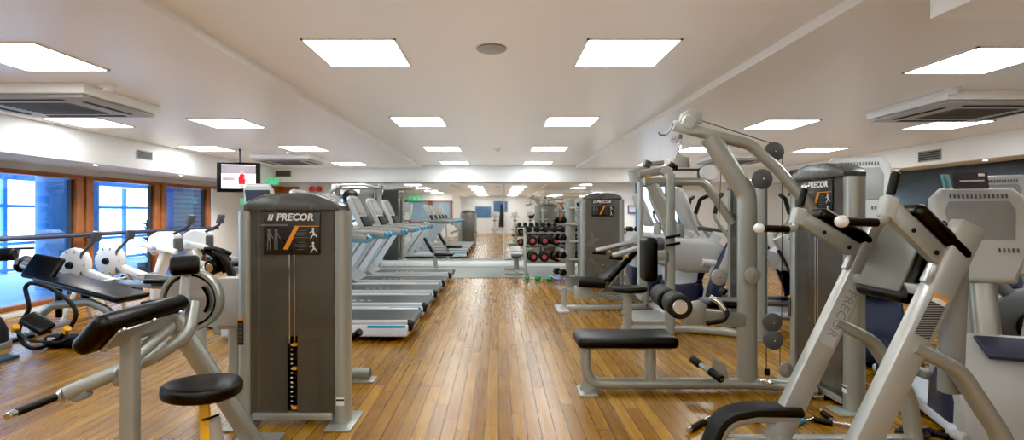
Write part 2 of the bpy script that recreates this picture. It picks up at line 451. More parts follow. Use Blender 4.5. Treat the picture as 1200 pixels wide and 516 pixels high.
# guard rail along the panes
b = mb('navy').tube([(XL + .16, -.5, 1.03), (XL + .16, 11.2, 1.03)], .033, n=14)
rail = thing('guard_rail', 'dark metal guard rail running across the window wall', 'rail', (XL + .16, 5, 1.0))
b.build('rail_tube', rail)
for y in (1.0, 4.2, 7.74, 9.47, 11.1): mb('navy').tube([(XL + .04, y, .98), (XL + .12, y, .98), (XL + .16, y, 1.01)], .010, n=8, fil=.03).build('bracket', rail)

# atrium beyond the glass
struct(mb('atrium_pale').box((-9.2, 4, -.12), (5.4, 30, .1)).build('floor_atrium'))
struct(mb('atrium_blue').box((-9.2, 4, 2.6), (5.4, 30, .1)).build('ceiling_atrium'))
b = mb('atrium_blue')
for y in [-1.5 + 1.93 * k for k in range(13)]: b.box((-11.6, y, 1.2), (.08, .10, 2.7))
for z in (.0, .62, 1.52, 2.32): b.box((-11.6, 9, z), (.09, 26, .07 if z != 2.32 else .34))
struct(b.build('wall_atrium'))
struct(mb('pane').box((-11.75, 9, 1.2), (.02, 28, 2.8)).build('window_8'))
for k, y in enumerate((3.0, 9.65, 10.62, 12.9)):
    b = mb('atrium_blue').cyl((-8.4, y, -.07), (-8.4, y, 2.56), .25 if k != 2 else .10, 28)
    tag(settle(b.build('atrium_column')), ['pale blue round column outside the near panes', 'broad blue round column outside first window', 'slim blue post outside second window', 'blue column outside third window'][k], 'column', 'columns in the atrium outside')
tag(settle(mb('slat').box((-7.7, 13.5, 1.1), (.08, 2.6, 2.3)).build('slatted_screen')), 'brown slatted screen outside the far window', 'screen')
pl = thing('potted_plant', 'dark leafy plant outside the far window', 'plant', (-7.2, 10.55, -.07))
mb('dgrey').lathe([(0, -.07), (.15, -.07), (.2, .33), (.17, .33), (.16, .28), (0, .28)], (-7.2, 10.55, 0)).build('pot', pl)
b = mb('leaf')
for k in range(46):
    a = random.uniform(0, 2 * PI); h = random.uniform(.5, 1.55); L = random.uniform(.2, .42)
    p0 = Vector((-7.2, 10.55, h * .8)); p1 = p0 + Vector((math.cos(a) * L, math.sin(a) * L, random.uniform(-.05, .2)))
    b.tube([p0, (p0 + p1) / 2 + Vector((0, 0, .06)), p1], .035, .004, n=6, taper=(1, .2))
b.tube([(-7.2, 10.55, .2), (-7.2, 10.55, 1.3)], .02, n=6)
b.build('leaves', pl)

# mirror on the back wall: two sheets with a seam
mir = mb('mirror').box((-2.03, YB - .008, 1.17), (4.34, .012, 2.0))
tag(mir.build('wall_mirror'), 'wide wall mirror left of the seam, behind the treadmills', 'mirror', 'mirror sheets on the back wall')
mir = mb('mirror').box((1.255, YB - .008, 1.17), (2.20, .012, 2.0))
tag(mir.build('wall_mirror'), 'wall mirror right of the seam, behind the dumbbell rack', 'mirror', 'mirror sheets on the back wall')
tag(mb('mat').box((-.55, 11.75, .006), (5.3, 2.25, .012), bev=.003).build('rubber_mat'), 'dark grey rubber exercise mat along the back mirror', 'mat')

# doors at the back
w = struct(mb('wood').box((-5.42, YB - .03, 1.0), (.80, .06, 2.02), bev=.006).box((-5.42, YB - .07, 1.0), (.66, .03, 1.9), bev=.01).build('door_1'))
struct(mb('steel').cyl((-5.15, YB - .08, 1.0), (-5.15, YB - .13, 1.0), .012).cyl((-5.15, YB - .13, 1.0), (-5.27, YB - .13, 1.0), .01).build('door_handle', w))
b = mb('bluedoor').box((3.50, YB - .04, 1.05), (.10, .08, 2.1)).box((4.55, YB - .04, 1.05), (.10, .08, 2.1)).box((4.03, YB - .04, 2.06), (1.14, .08, .10)).box((4.03, YB - .03, .35), (.98, .05, .7))
w = struct(b.build('door_2')); struct(mb('pane2').box((4.03, YB - .02, 1.36), (.95, .02, 1.3)).build('pane', w))

# ceiling lights
def light_at(x, y, z, lab):
    t = thing('ceiling_light', lab, 'light', (x, y, z), 'square ceiling light panels')
    f = mb('white_pl'); h = .315
    for sx, sy, wx, wy in ((-1, 0, .014, .63), (1, 0, .014, .63), (0, -1, .63, .014), (0, 1, .63, .014)):
        f.box((x + sx * (h - .007), y + sy * (h - .007), z - .004), (wx, wy, .012))
    f.build('frame', t); mb('diffuser').box((x, y, z - .004), (.60, .60, .008)).build('diffuser', t)
rowname = ['nearest', 'second nearest', 'third nearest', 'farthest']
for j, y in enumerate((3.68, 6.42, 9.12, 11.65)):
    light_at(-.99, y, ZC, '%s square light panel in the left column of the raised ceiling centre' % rowname[j])
    light_at(.90, y, ZC, '%s square light panel in the right column of the raised ceiling centre' % rowname[j])
for j, y in enumerate((3.57, 6.17, 8.60, 11.2)):
    light_at(-3.26, y, ZS, '%s square light panel on the lower ceiling left of centre' % rowname[j])
    light_at(3.44, y + .08, ZS, '%s square light panel on the lower ceiling right of centre' % rowname[j])
for j, y in enumerate((6.13, 8.60)):
    light_at(-4.88, y, ZS, ['nearer', 'farther'][j] + ' square light panel beyond the ceiling unit near the windows')
    light_at(5.50, y + .16, ZS, ['nearer', 'farther'][j] + ' square light panel by the dark right wall')
for x in (-.99, .90):
    for y in (.95, -1.75, -4.45, -7.1): light_at(x, y, ZC, 'square light panel on the raised ceiling seen only in the mirror')
for x in (-3.26, 3.44):
    for y in (.9, -1.7): light_at(x, y, ZS, 'square light panel on the lower ceiling seen only in the mirror')
for x in (-1.9+.9, 3.44):
    pass
for x in (3.44, 5.5):
    for y in (-4.3, -6.9): light_at(x, y, ZS, 'square light panel on the lower ceiling seen only in the mirror')
light_at(-4.88, 2.9, ZS, 'square light panel over the window side seen only in the mirror')
light_at(5.5, 3.3, ZS, 'square light panel over the right side seen only in the mirror')

# ceiling air units
def ac(x0, x1, y0, y1, lab):
    zb, t = 2.335, thing('ceiling_air_unit', lab, 'air conditioner', ((x0 + x1) / 2, (y0 + y1) / 2, ZS), 'ceiling air units')
    cx, cy = (x0 + x1) / 2, (y0 + y1) / 2
    mb('white').box((cx, cy, (zb + ZS) / 2 + .01), (x1 - x0, y1 - y0, ZS - zb - .02), bev=.006).build('housing', t)
    w, d = x1 - x0 - .06, y1 - y0 - .06
    mb('acgrille').box((cx, cy, zb), (w, d, .03), bev=.008).build('panel', t)
    g = mb('grille')
    g.box((cx, cy, zb - .016), (w * .52, d * .52, .006))
    for k in range(9): g.box((cx, cy + d * .24 * (k / 4 - 1), zb - .022), (w * .5, .012, .008))
    g.build('intake_grille', t)
    for sx, sy, lx, ly in ((-.40, 0, .045, d * .62), (.40, 0, .045, d * .62), (0, -.40, w * .62, .045), (0, .40, w * .62, .045)):
        mb('slot').box((cx + sx * w, cy + sy * d, zb - .017), (lx, ly, .006)).build('air_slot', t)
ac(-4.75, -3.45, 4.26, 5.22, 'large near square air unit dropped from the left ceiling')
ac(-4.55, -3.45, 9.35, 10.35, 'far square air unit dropped from the left ceiling behind the television')
ac(3.95, 5.15, 4.5, 5.5, 'large near square air unit dropped from the right ceiling')
ac(3.95, 5.05, 9.3, 10.3, 'far square air unit dropped from the right ceiling')
def lathe_thing(name, m, prof, c, lab, cat, group=None, axis=(0, 0, -1)):
    return tag(mb(m).lathe(prof, c, axis).build(name), lab, cat, group)
lathe_thing('ceiling_speaker', 'acgrille', [(0, 0), (.095, 0), (.105, .006), (.095, .012), (0, .014)], P(576, 57, 3.572) , 'round flush grey ceiling speaker between near light panels', 'speaker')
def smoke(x, y, z, lab):
    t = thing('smoke_detector', lab, 'smoke detector', (x, y, z), 'white smoke detectors')
    mb('white_pl').lathe([(0, 0), (.055, 0), (.055, .022), (.045, .028), (0, .028)], (x, y, z), (0, 0, -1)).build('base', t)
    mb('white_pl').lathe([(0, .026), (.032, .026), (.036, .05), (.02, .058), (0, .058)], (x, y, z), (0, 0, -1)).build('sensor_head', t)
smoke(-3.30, 4.33, ZS, 'white smoke detector above the near left air unit')
smoke(3.95, 5.0-.55, ZS, 'white smoke detector above the near right air unit')
smoke(-3.7, 8.95, ZS, 'small white smoke detector near the far left air unit')
smoke(-.02, 9.2, ZC, 'small white smoke detector on the raised ceiling centre')
smoke(2.62, 7.6, ZS, 'small round smoke detector behind the tall pulley boom')
# slim double vent of the centre ceiling
for k, x in enumerate((-1.08, -.80)):
    g = mb('acgrille').box((x, 9.05, ZC - .004), (.24, .30, .008), bev=.003).use('grille')
    for q in range(5): g.box((x, 8.95 + q * .05, ZC - .009), (.20, .018, .004))
    tag(g.build('ceiling_vent'), ['left', 'right'][k] + ' small grille of the pair on the raised ceiling', 'vent', 'small ceiling vents')
# bulkhead vents
def vent(c, w, h, ax, lab):
    t = thing('wall_vent', lab, 'vent', c, 'bulkhead air vents')
    c = Vector(c)
    def bx(b, du, dn, dz, su, sn, sz):
        b.box(c + (Vector((dn, du, dz)) if ax == 'x' else Vector((du, dn, dz))), (sn, su, sz) if ax == 'x' else (su, sn, sz))
    f = mb('acgrille'); bx(f, 0, 0, 0, w, .016, h); f.build('frame', t)
    n = 1 if (ax == 'x' and c.x < 0) else -1
    g = mb('grille'); bx(g, 0, n * .008, 0, w - .03, .006, h - .03)
    g.use('slot')
    for k in range(4): bx(g, 0, n * .012, (k - 1.5) * h * .2, w - .04, .004, h * .09)
    g.build('grille', t)
vent((SOFL + .005, 7.85, 2.24), .34, .13, 'x', 'rectangular grey vent on the left bulkhead above the second window')
vent((SOFR - .005, 7.95, 2.24), .42, .17, 'x', 'large dark vent on the right bulkhead above the console screens')
vent((SOFR - .005, 11.6, 2.26), .34, .15, 'x', 'small dark vent on the right bulkhead beyond the pulley discs')
vent((-5.18, 12.33, 2.30), .38, .15, 'y', 'grey vent on the back bulkhead beside the television')
# bulkhead spots
for k, (x, y, z) in enumerate([(-5.55, 7.05, 2.02), (-5.55, 8.95, 2.02), (-5.55, 10.7, 2.02), (6.85, 7.2, 2.10), (6.85, 9.6, 2.10), (-1.15, 12.52, 2.12), (2.5, 12.52, 2.12)]):
    t = thing('recessed_spot', ['small bright spot lamp under the left bulkhead by first window post', 'small spot lamp under the left bulkhead over second post', 'small spot lamp under the left bulkhead at far end', 'small bright spot lamp under the right bulkhead over the cards', 'small spot lamp under the far right bulkhead', 'small bright spot lamp under the back bulkhead near the mirror centre', 'small spot lamp under the back bulkhead above the grey cabinet'][k], 'light', (x, y, z), 'recessed spots')
    mb('chrome').lathe([(.028, 0), (.042, 0), (.042, .006), (.03, .008)], (x, y, z), (0, 0, -1)).build('rim', t)
    mb('spot').lathe([(0, .003), (.028, .003), (.028, .005), (0, .005)], (x, y, z), (0, 0, -1)).build('bulb', t)
    ld = bpy.data.lights.new('spot_lamp', 'SPOT'); ld.energy = 65; ld.spot_size = 2.3; ld.spot_blend = .7; ld.shadow_soft_size = .03; ld.color = (1, .95, .87)
    lo = bpy.data.objects.new('spot_lamp', ld); COL.objects.link(lo); lo.location = (x, y, z - .02)

# television on a ceiling arm
tvc = P(280, 208, 8.6); R = Rz(math.radians(18))
t = thing('television', 'black flat television showing a red player, hung over the window corner', 'television', tvc)
X = T(tvc) @ R
mb('black', X).box((0, 0, 0), (.66, .05, .50), bev=.01).build('casing', t)
s = mb('tvwhite', X).box((0, -.026, .01), (.52, .004, .40))
s.use('tvgrey').box((0, -.029, .13), (.52, .002, .14)).box((-.15, -.029, -.03), (.18, .002, .05))
s.use('tvred').prism([(-.04, -.13), (.06, -.13), (.055, .03), (.02, .05), (-.02, .04), (-.045, -.03)], T((0.04, -.032, .01)) @ Rx(PI / 2), .001)
s.use('tvskin').box((.05, -.032, .085), (.05, .002, .06)).box((.10, -.032, -.03), (.025, .002, .10), Ry(-.4).to_3x3()).box((.05, -.032, -.16), (.05, .002, .06))
s.build('screen', t)
mb('dgrey', X).tube([(0, .02, 0), (0, .09, 0), (0, .09, ZS - tvc.z)], .02, n=10, fil=.02).build('ceiling_arm', t)
# exit signs
def exitsign(c, w, h, rz, lab):
    t = thing('exit_sign', lab, 'sign', c, 'green exit signs'); X = T(c) @ Rz(rz)
    mb('exitg', X).box((0, 0, 0), (w, .03, h), bev=.004).build('sign_box', t)
    g = mb('letter', X).box((-w * .30, -.017, 0), (w * .20, .003, h * .62))
    g.prism([(-.05, -.02), (.02, -.02), (.02, -.05), (.06, 0), (.02, .05), (.02, .02), (-.05, .02)], T((w * .02, -.0165, 0)) @ Rx(PI / 2) @ Matrix.Scale(h / .16, 4), .002)
    g.box((w * .33, -.017, 0), (w * .08, .003, h * .5)).box((w * .38, -.017, -h * .12), (w * .10, .003, h * .12)).ball((w * .33, -.017, h * .32), h * .09)
    g.build('running_figure', t)
exitsign((-5.28, 11.9, 2.09), .34, .13, 0, 'green exit sign hanging above the brown door at back left')
exitsign(P(288, 236, 11.6), .24, .14, 0, 'small green sign on the white wall below the television')
exitsign((-4.6, -2.50, 2.14), .80, .22, PI, 'green exit sign above the entrance, seen in the mirror')
# pictures
def frame(c, w, h, rz, m, fm, lab):
    t = thing('framed_picture', lab, 'picture', c, 'framed wall pictures'); X = T(c) @ Rz(rz)
    f = mb(fm, X)
    for dx, dz, sx, sz in ((-w / 2, 0, .03, h), (w / 2, 0, .03, h), (0, h / 2, w + .03, .03), (0, -h / 2, w + .03, .03)): f.box((dx, 0, dz), (sx, .03, sz))
    f.build('frame', t); mb(m, X).box((0, .005, 0), (w, .01, h)).build('print', t)
frame(P(742, 245.5, 12.88), .24, .18, 0, 'paper', 'purple', 'white notice in a purple frame on the far white wall')
frame((-1.0, YF + .02, 1.42), 1.0, .72, PI, 'picture', 'bluedoor', 'blue landscape picture on the rear wall, seen in the mirror')
frame((.15, YF + .02, 1.78), .9, .7, PI, 'picture', 'bluedoor', 'higher blue picture on the rear wall, seen in the mirror')
# small fire bell pair
t = thing('alarm_bell', 'red alarm bell on the white wall beyond the big grey cabinet', 'bell', P(369, 222, 12.7))
b = mb('red')
for px in (366, 374.5): b.lathe([(0, 0), (.05, 0), (.07, -.03), (.065, -.07), (.03, -.09), (0, -.09)], P(px, 221.5, 12.72), (0, 1, 0))
b.build('bell_domes', t); mb('lgrey').box(P(370, 223, 12.82), (.28, .18, .10), bev=.01).build('bell_base', t)
# ------------------------------------------------------------------ selectorised weight cabinet used by the strength machines
def cabinet(t, X, W=.71, H=1.36, D=.34, fine=True, slot=True, body='shroud', caph=.10, cap='cap', stack_h=.42):
    cw = .052
    for s in (-1, 1):
        mb('silver', X).tube([(s * (W / 2 - cw), 0, .012), (s * (W / 2 - cw), 0, H)], cw, .065, up=(0, 1, 0), n=20, sq=.2).build('side_column', t)
        mb('silver', X).box((s * (W / 2 - cw + .01), 0, .007), (.17, .32, .014), bev=.005).build('base_plate', t)
    w2 = W / 2 - 2 * cw + .012
    # smoked front cover with a slot over the weight stack
    sl, zt = .032, .10 + stack_h + .05
    b = mb(body, X)
    if not slot: b.prism([(-w2, .07), (w2, .07), (w2, H + .02), (-w2, H + .02)], T(0, -.042, 0) @ Rx(PI / 2), .012).box((0, -.056, (H - .2) / 2 + .05), (.006, .006, H - .35))
    else: b.prism([(-w2, .07), (-sl, .07), (-sl, zt), (sl, zt), (sl, .07), (w2, .07), (w2, H + .02), (-w2, H + .02)], T(0, -.042, 0) @ Rx(PI / 2), .012)
    b.build('front_shroud', t)
    mb('shroudD', X).box((0, .075, (H + .07) / 2), (2 * w2, .02, H - .05), bev=.004).build('rear_shroud', t)
    mb('silver', X).box((0, -.01, .055), (W - .2, .10, .05), bev=.01).build('cross_member', t)
    # domed cap
    b = mb(cap, X); w = W / 2 - .055
    b.prism([(-w, -.012), (w, -.012), (w + .004, .022), (w - .03, .05), (w * .55, caph * .92), (w * .3, caph), (-w * .3, caph), (-w * .55, caph * .92), (-w + .03, .05), (-w - .004, .022)], T(0, .09, H + .012) @ Rx(PI / 2), .17, bev=.014, seg=3)
    b.build('top_cap', t)
    # weights
    st = mb('slot', X); n = 14; ph = stack_h / n
    for k in range(n): st.box((0, .015, .10 + ph * (k + .5)), (.30, .085, ph - .004))
    st.use('letter')
    for k in range(n): st.box((-.014, -.029, .10 + ph * (k + .5)), (.012, .003, ph * .3))
    st = st.build('weight_stack', t)
    for s in ((-.012, .012) if slot else ()): mb('chrome', X).tube([(s * 1.3, -.058, .1 + stack_h), (s * 1.3, -.058, H - .26)], .0045, n=8).build('guide_rod', t)
    for z in (.10 + stack_h * .98, .10 + stack_h * .62, .11): mb('orange', X).box((.012, -.046, z), (.034, .03, .018), bev=.005).build('selector_pin', st)
    # instruction placard
    pw, ph2, zc = W * .25, .13, H - .145
    b = mb('placard', X).box((0, -.059, zc), (2 * pw, .008, .27), bev=.003)
    Xf = X @ T(0, -.0637, zc) @ Rx(PI / 2)
    b2 = b; b2.X = Xf
    b2.use('letter').text('PRECOR', .062, T(.018, .103, 0), .0008, shear=.18, bold=.0022)
    for k in range(3): b2.prism([(-pw * .86 + k * .011, .083), (-pw * .86 + k * .011 + .007, .083), (-pw * .86 + k * .011 + .017, .123), (-pw * .86 + k * .011 + .010, .123)], T(0, 0, 0), .001)
    b2.use('orange').prism([(-.055, -.10), (-.025, -.10), (.045, .045), (.175, .045), (.175, .050), (.020, .050)], T(0, 0, 0), .001)
    if fine:
        b2.use('glet').box((-.11, .055, 0), (.17, .012, .001))
        for k in range(9): b2.box((.055 + (k % 2) * .006, .02 - k * .015, 0), (.085 - (k % 3) * .018, .004, .001))
        for cx in (-.145, -.10):
            b2.ball((cx, .02, 0), .011, (1, 1, .1), 10).box((cx, -.02, 0), (.018, .055, .001)).box((cx - .008, -.075, 0), (.006, .055, .001)).box((cx + .008, -.075, 0), (.006, .055, .001)).box((cx + .016, -.01, 0), (.006, .05, .001), Rz(.5).to_3x3())
        b2.use('letter')
        for cy in (.005, -.085):
            b2.ball((.135, cy + .025, 0), .008, (1, 1, .1), 10).box((.138, cy, 0), (.012, .034, .001), Rz(.3).to_3x3()).box((.128, cy - .022, 0), (.006, .034, .001), Rz(-.6).to_3x3()).box((.150, cy - .014, 0), (.006, .03, .001), Rz(.7).to_3x3()).box((.124, cy + .006, 0), (.024, .005, .001), Rz(.4).to_3x3())
    b2.build('instruction_placard', t)

def stickers(t, X, W):
    b = mb('placard', X).box((-W / 2 + .035, -.068, .60), (.035, .003, .17)).use('orange').box((-W / 2 + .035, -.0685, .678), (.035, .0035, .014)).use('glet')
    for k in range(8): b.box((-W / 2 + .035, -.0695, .535 + k * .016), (.026, .002, .006))
    b.build('warning_sticker', t)
    mb('letter', X).box((W / 2 - .05, -.066, .155), (.05, .003, .05)).use('placard').box((W / 2 - .05, -.067, .165), (.05, .003, .012)).build('safety_sticker', t)

# ------------------------------------------------------------------ near left: arm curl machine
t = thing('arm_curl_machine', 'large grey arm curl machine at front left with sloped black arm pad and round seat', 'weight machine', (-1.35, 2.9, 0))
XC = T(-1.31, 3.31, 0)
cabinet(t, XC, W=.715, H=1.365, D=.34)
stickers(t, XC, .715)
# post under the arm pad
px0 = -1.74
b = mb('silver').tube([(px0, 2.42, 0), (px0, 2.42, .82)], .036, .032, up=(0, 1, 0), n=16, sq=.7)
b.build('front_post', t)
# preacher pad
A = Vector((-1.66, 2.76, .912)); Bq = Vector((-1.66, 2.16, .912)); sl = Vector((-.15, 0, -.165))
n_ = Vector((.74, 0, -.67))
R = Matrix((Vector((0, -1, 0)), sl.normalized(), Vector((0, -1, 0)).cross(sl.normalized()))).transposed()
c = (A + Bq) / 2 + sl * .5
b = mb('black').box(c, (.60, .20, .085), R, .036, 4); b.build('arm_pad', t)
nn = R @ Vector((0, 0, 1))
if nn.x < 0: nn = -nn
b = mb('steel').box(c + nn * .050 + sl * .05, (.44, .12, .014), R, .004)
for s, q in ((-.2, -.3), (-.2, .3), (0, -.3), (0, .3), (.2, -.3), (.2, .3)): b.cyl(c + nn * .05 + R @ Vector((s, q * .2, 0)), c + nn * .064 + R @ Vector((s, q * .2, 0)), .010, 10, .002)
b.build('pad_plate', t)
for z in (.74, .60): mb('steel').disc((px0 - .056, 2.405, z), (1, 0, 0), .016, .012, 12).build('bolt', t)
# diagonal frame tube down to the base
b = mb('silver').tube([(-1.75, 2.74, .80), (-1.50, 2.92, .21), (-1.43, 2.98, .02)], .060, .036, up=(.3, 1, .3), n=18, sq=.5, fil=.2)
b.build('diagonal_frame', t)
mb('silver').box((-1.42, 3.0, .01), (.26, .22, .02), bev=.006).build('base_plate', t)
mb('silver').tube([(px0, 2.44, .66), (-1.735, 2.74, .76)], .034, .034, n=14).build('brace_tube', t)
# movement arm with grip
b = mb('silver').tube([(-2.155, 2.56, .450), (-1.80, 2.66, .60), (-1.66, 2.74, .70), (-1.68, 2.82, .86)], .033, .037, n=18, fil=.12)
b.build('movement_arm', t)
mb('steel').disc((-2.172, 2.545, .443), (-1, -.35, -.25), .036, .02, 20).build('arm_end_cap', t)
for (x, y, z) in ((-2.10, 2.58, .435), (-1.92, 2.62, .50)): mb('grey').box((x, y, z), (.09, .05, .05), Ry(-.36).to_3x3(), .015).build('arm_bumper', t)
g = mb('rubber').cyl((-2.175, 2.53, .445), (-2.205, 2.335, .437), .019, 14).build('hand_grip', t)
mb('chrome').cyl((-2.205, 2.335, .437), (-2.203, 2.295, .436), .020, 14).build('grip_end_cap', g)
# cam wheel
wc = Vector((-1.785, 2.98, .845))
b = mb('steel').lathe([(0, .014), (.138, .014), (.138, .008), (0, .008)], wc, (0, -1, 0), 40).use('slot').lathe([(.136, .0), (.152, .0), (.152, .006), (.136, .006)], wc, (0, -1, 0), 40)
b.use('silver').lathe([(0, -.03), (.178, -.03), (.180, .012), (.172, .024), (.154, .024), (.150, .004), (0, .004)], wc, (0, -1, 0), 40)
b.use('slot')
for k in range(16):
    a = -.55 + k * .085; b.box(wc + Vector((.112 * math.cos(a), -.030, .112 * math.sin(a))), (.016, .006, .015), Ry(-a).to_3x3())
b.build('cam_wheel', t)
mb('chrome').cyl(wc + Vector((0, -.035, 0)), (-1.70, 2.72, .86), .018, 14).build('pivot_shaft', t)
mb('lgrey').box((-1.735, 3.36, .775), (.17, .10, .31), bev=.01).build('gear_housing', t)
mb('silver').bar((-1.82, 3.34, .62), (-1.66, 3.36, .62), .05, .05).build('housing_rail', t)
mb('silver').tube([(-1.73, 3.38, .0), (-1.73, 3.38, .62)], .04, .05, up=(0, 1, 0), n=14, sq=.5).build('rear_post', t)
# roller on its stem
mb('lgrey').tube([(-1.71, 2.78, .86), (-1.705, 2.80, 1.04)], .022, .030, up=(0, 1, 0), n=12).build('roller_stem', t)
b = mb('rubber').cyl((-1.755, 2.74, 1.065), (-1.635, 2.80, 1.07), .052, 24, .012); b.build('roller_pad', t)
# seat
b = mb('black')
prof = [(.18 * math.cos(a) * (1 - .10 * math.cos(a)), .15 * math.sin(a)) for a in [2 * PI * k / 28 for k in range(28)]]
b.prism(prof, T(-1.40, 2.45, .475) @ Rz(.1), .07, bev=.026, seg=4); b.build('seat', t)
b = mb('silverL').tube([(-1.37, 2.45, .36), (-1.33, 2.47, .02)], .036, .036, n=16); b.build('seat_post', t)
mb('yellow').bar((-1.395, 2.43, .45), (-1.37, 2.415, .06), .045, .022, up=(0, 1, 0), bev=.004).build('adjustment_bar', t)
mb('black').tube([(-1.40, 2.42, .372), (-1.36, 2.405, .385), (-1.33, 2.44, .39)], .006, n=6).build('adjustment_lever', t)
mb('silver').box((-1.33, 2.47, .012), (.3, .14, .024), bev=.006).build('base_plate', t)
# pedal and rear foot beside the cabinet
b = mb('steel').tube([P(404, 404, 3.6), P(414, 396, 3.55)], .022, n=12); q = b.build('side_pedal', t)
mb('rubber').cyl(P(412, 397, 3.55), P(422, 389, 3.5), .026, 14).build('pedal_grip', q)
mb('silver').tube([(-1.26, 4.12, .065), (-1.03, 4.12, .065)], .042, .042, n=16).use('dgrey').disc((-1.028, 4.12, .065), (1, 0, 0), .034, .006).use('silver').box((-1.07, 4.12, .008), (.16, .14, .016), bev=.004).build('rear_foot', t)
mb('silver').bar((-1.26, 4.12, .065), (-1.26, 3.42, .065), .07, .07).build('rear_rail', t)

# ------------------------------------------------------------------ treadmills
def treadmill():
    t = thing('treadmill', 'x', 'treadmill', (0, 0, 0), 'row of treadmills')
    mb('paleblue').box((.0, 0, .115), (1.96, .84, .13), bev=.025, seg=3).build('deck_frame', t)
    for s in (-1, 1):
        b = mb('lgrey').box((.10, s * .355, .19), (1.74, .09, .05), bev=.016, seg=3); b.build('side_rail', t)
        mb('blue').box((.76, s * .418, .163), (.40, .012, .028), bev=.005).build('accent_strip', t)
    b = mb('belt').box((.06, 0, .20), (1.86, .60, .02))
    b.cyl((.985, -.30, .165), (.985, .30, .165), .046, 18, .004)
    b.use('letter')
    for k in range(4): b.box((-.05 + k * .10, -.14, .2102), (.045, .03, .001))
    b.build('running_belt', t)
    for s in (-1, 1): mb('rubber').box((.975, s * .335, .15), (.10, .07, .11), bev=.03, seg=3).build('end_cap', t)
    b = mb('grey').prism([(-1.06, .07), (-1.08, .2), (-1.0, .31), (-.84, .37), (-.62, .30), (-.46, .21), (-.40, .10), (-.40, .07)], T(0, .41, 0) @ Rx(PI / 2), .82, bev=.03, seg=3)
    b.build('motor_hood', t)
    for s in (-1, 1):
        q = mb('paleblue').prism([(-.96, .16), (-.62, .16), (-.08, 1.02), (-.14, 1.08), (-.26, 1.10), (-.36, 1.04)], T(0, s * .43 + .025, 0) @ Rx(PI / 2), .05, bev=.012).build('upright', t)
        mb('grey').prism([(-.79, .20), (-.74, .20), (-.14, 1.07), (-.18, 1.08)], T(0, s * .43 + .029, 0) @ Rx(PI / 2), .058).build('upright_groove', q)
        h = mb('grey').tube([(-.35, s * .36, 1.12), (-.1, s * .41, 1.11), (.40, s * .42, 1.10), (.56, s * .42, 1.075)], .045, .040, n=14, fil=.1, sq=.3)
        h = h.build('handrail', t)
        mb('blue').tube([(.10, s * .42, 1.055), (.42, s * .42, 1.052), (.58, s * .42, 1.055), (.60, s * .42, 1.09), (.56, s * .42, 1.118)], .050, .012, up=(0, 0, 1), n=10, fil=.03).build('blue_edge', h)
    Xc = T(-.22, 0, 1.36) @ Ry(-math.radians(24))
    mb('lgrey', Xc).prism([(-.22, -.27), (.22, -.27), (.27, .10), (.24, .22), (.17, .27), (-.17, .27), (-.24, .22), (-.27, .10)], Ry(PI / 2) @ Rz(PI / 2) @ T(0, 0, -.04), .075, bev=.022, seg=3).build('console', t)
    s_ = mb('grey', Xc).box((.044, 0, .08), (.01, .40, .28), bev=.004).build('console_screen', t)  # dark screen given flat grey: the reflection on it is put into the colour
    mb('slot', Xc).box((.05, 0, -.17), (.03, .44, .16), bev=.006).build('key_panel', t)
    mb('dgrey').box((-.22, 0, 1.12), (.22, .60, .07), bev=.03, seg=3).build('accessory_tray', t)
    mb('grey').tube([(-.12, -.2, 1.10), (.05, -.2, 1.15), (.05, .2, 1.15), (-.12, .2, 1.10)], .018, n=10, fil=.06).build('sensor_grip', t)
    for sx in (-.8, .8):
        for s in (-1, 1): mb('rubber').cyl((sx, s * .32, 0), (sx, s * .32, .09), .035, 12).build('foot', t)
    return t
TM0 = treadmill()
tmlab = ['nearest treadmill of the row, closest to the big grey cabinet', 'second nearest treadmill of the row', 'third and middle treadmill of the row', 'fourth treadmill of the row, second from the mirror', 'farthest treadmill of the row, beside the rubber mat']
for i, y in enumerate((5.77, 6.82, 7.90, 9.02, 10.12)):
    if i: o = dup(TM0, (-1.93, y, 0), 0, tmlab[i])
    else: TM0.location = (-1.93, y, 0); TM0['label'] = tmlab[0]

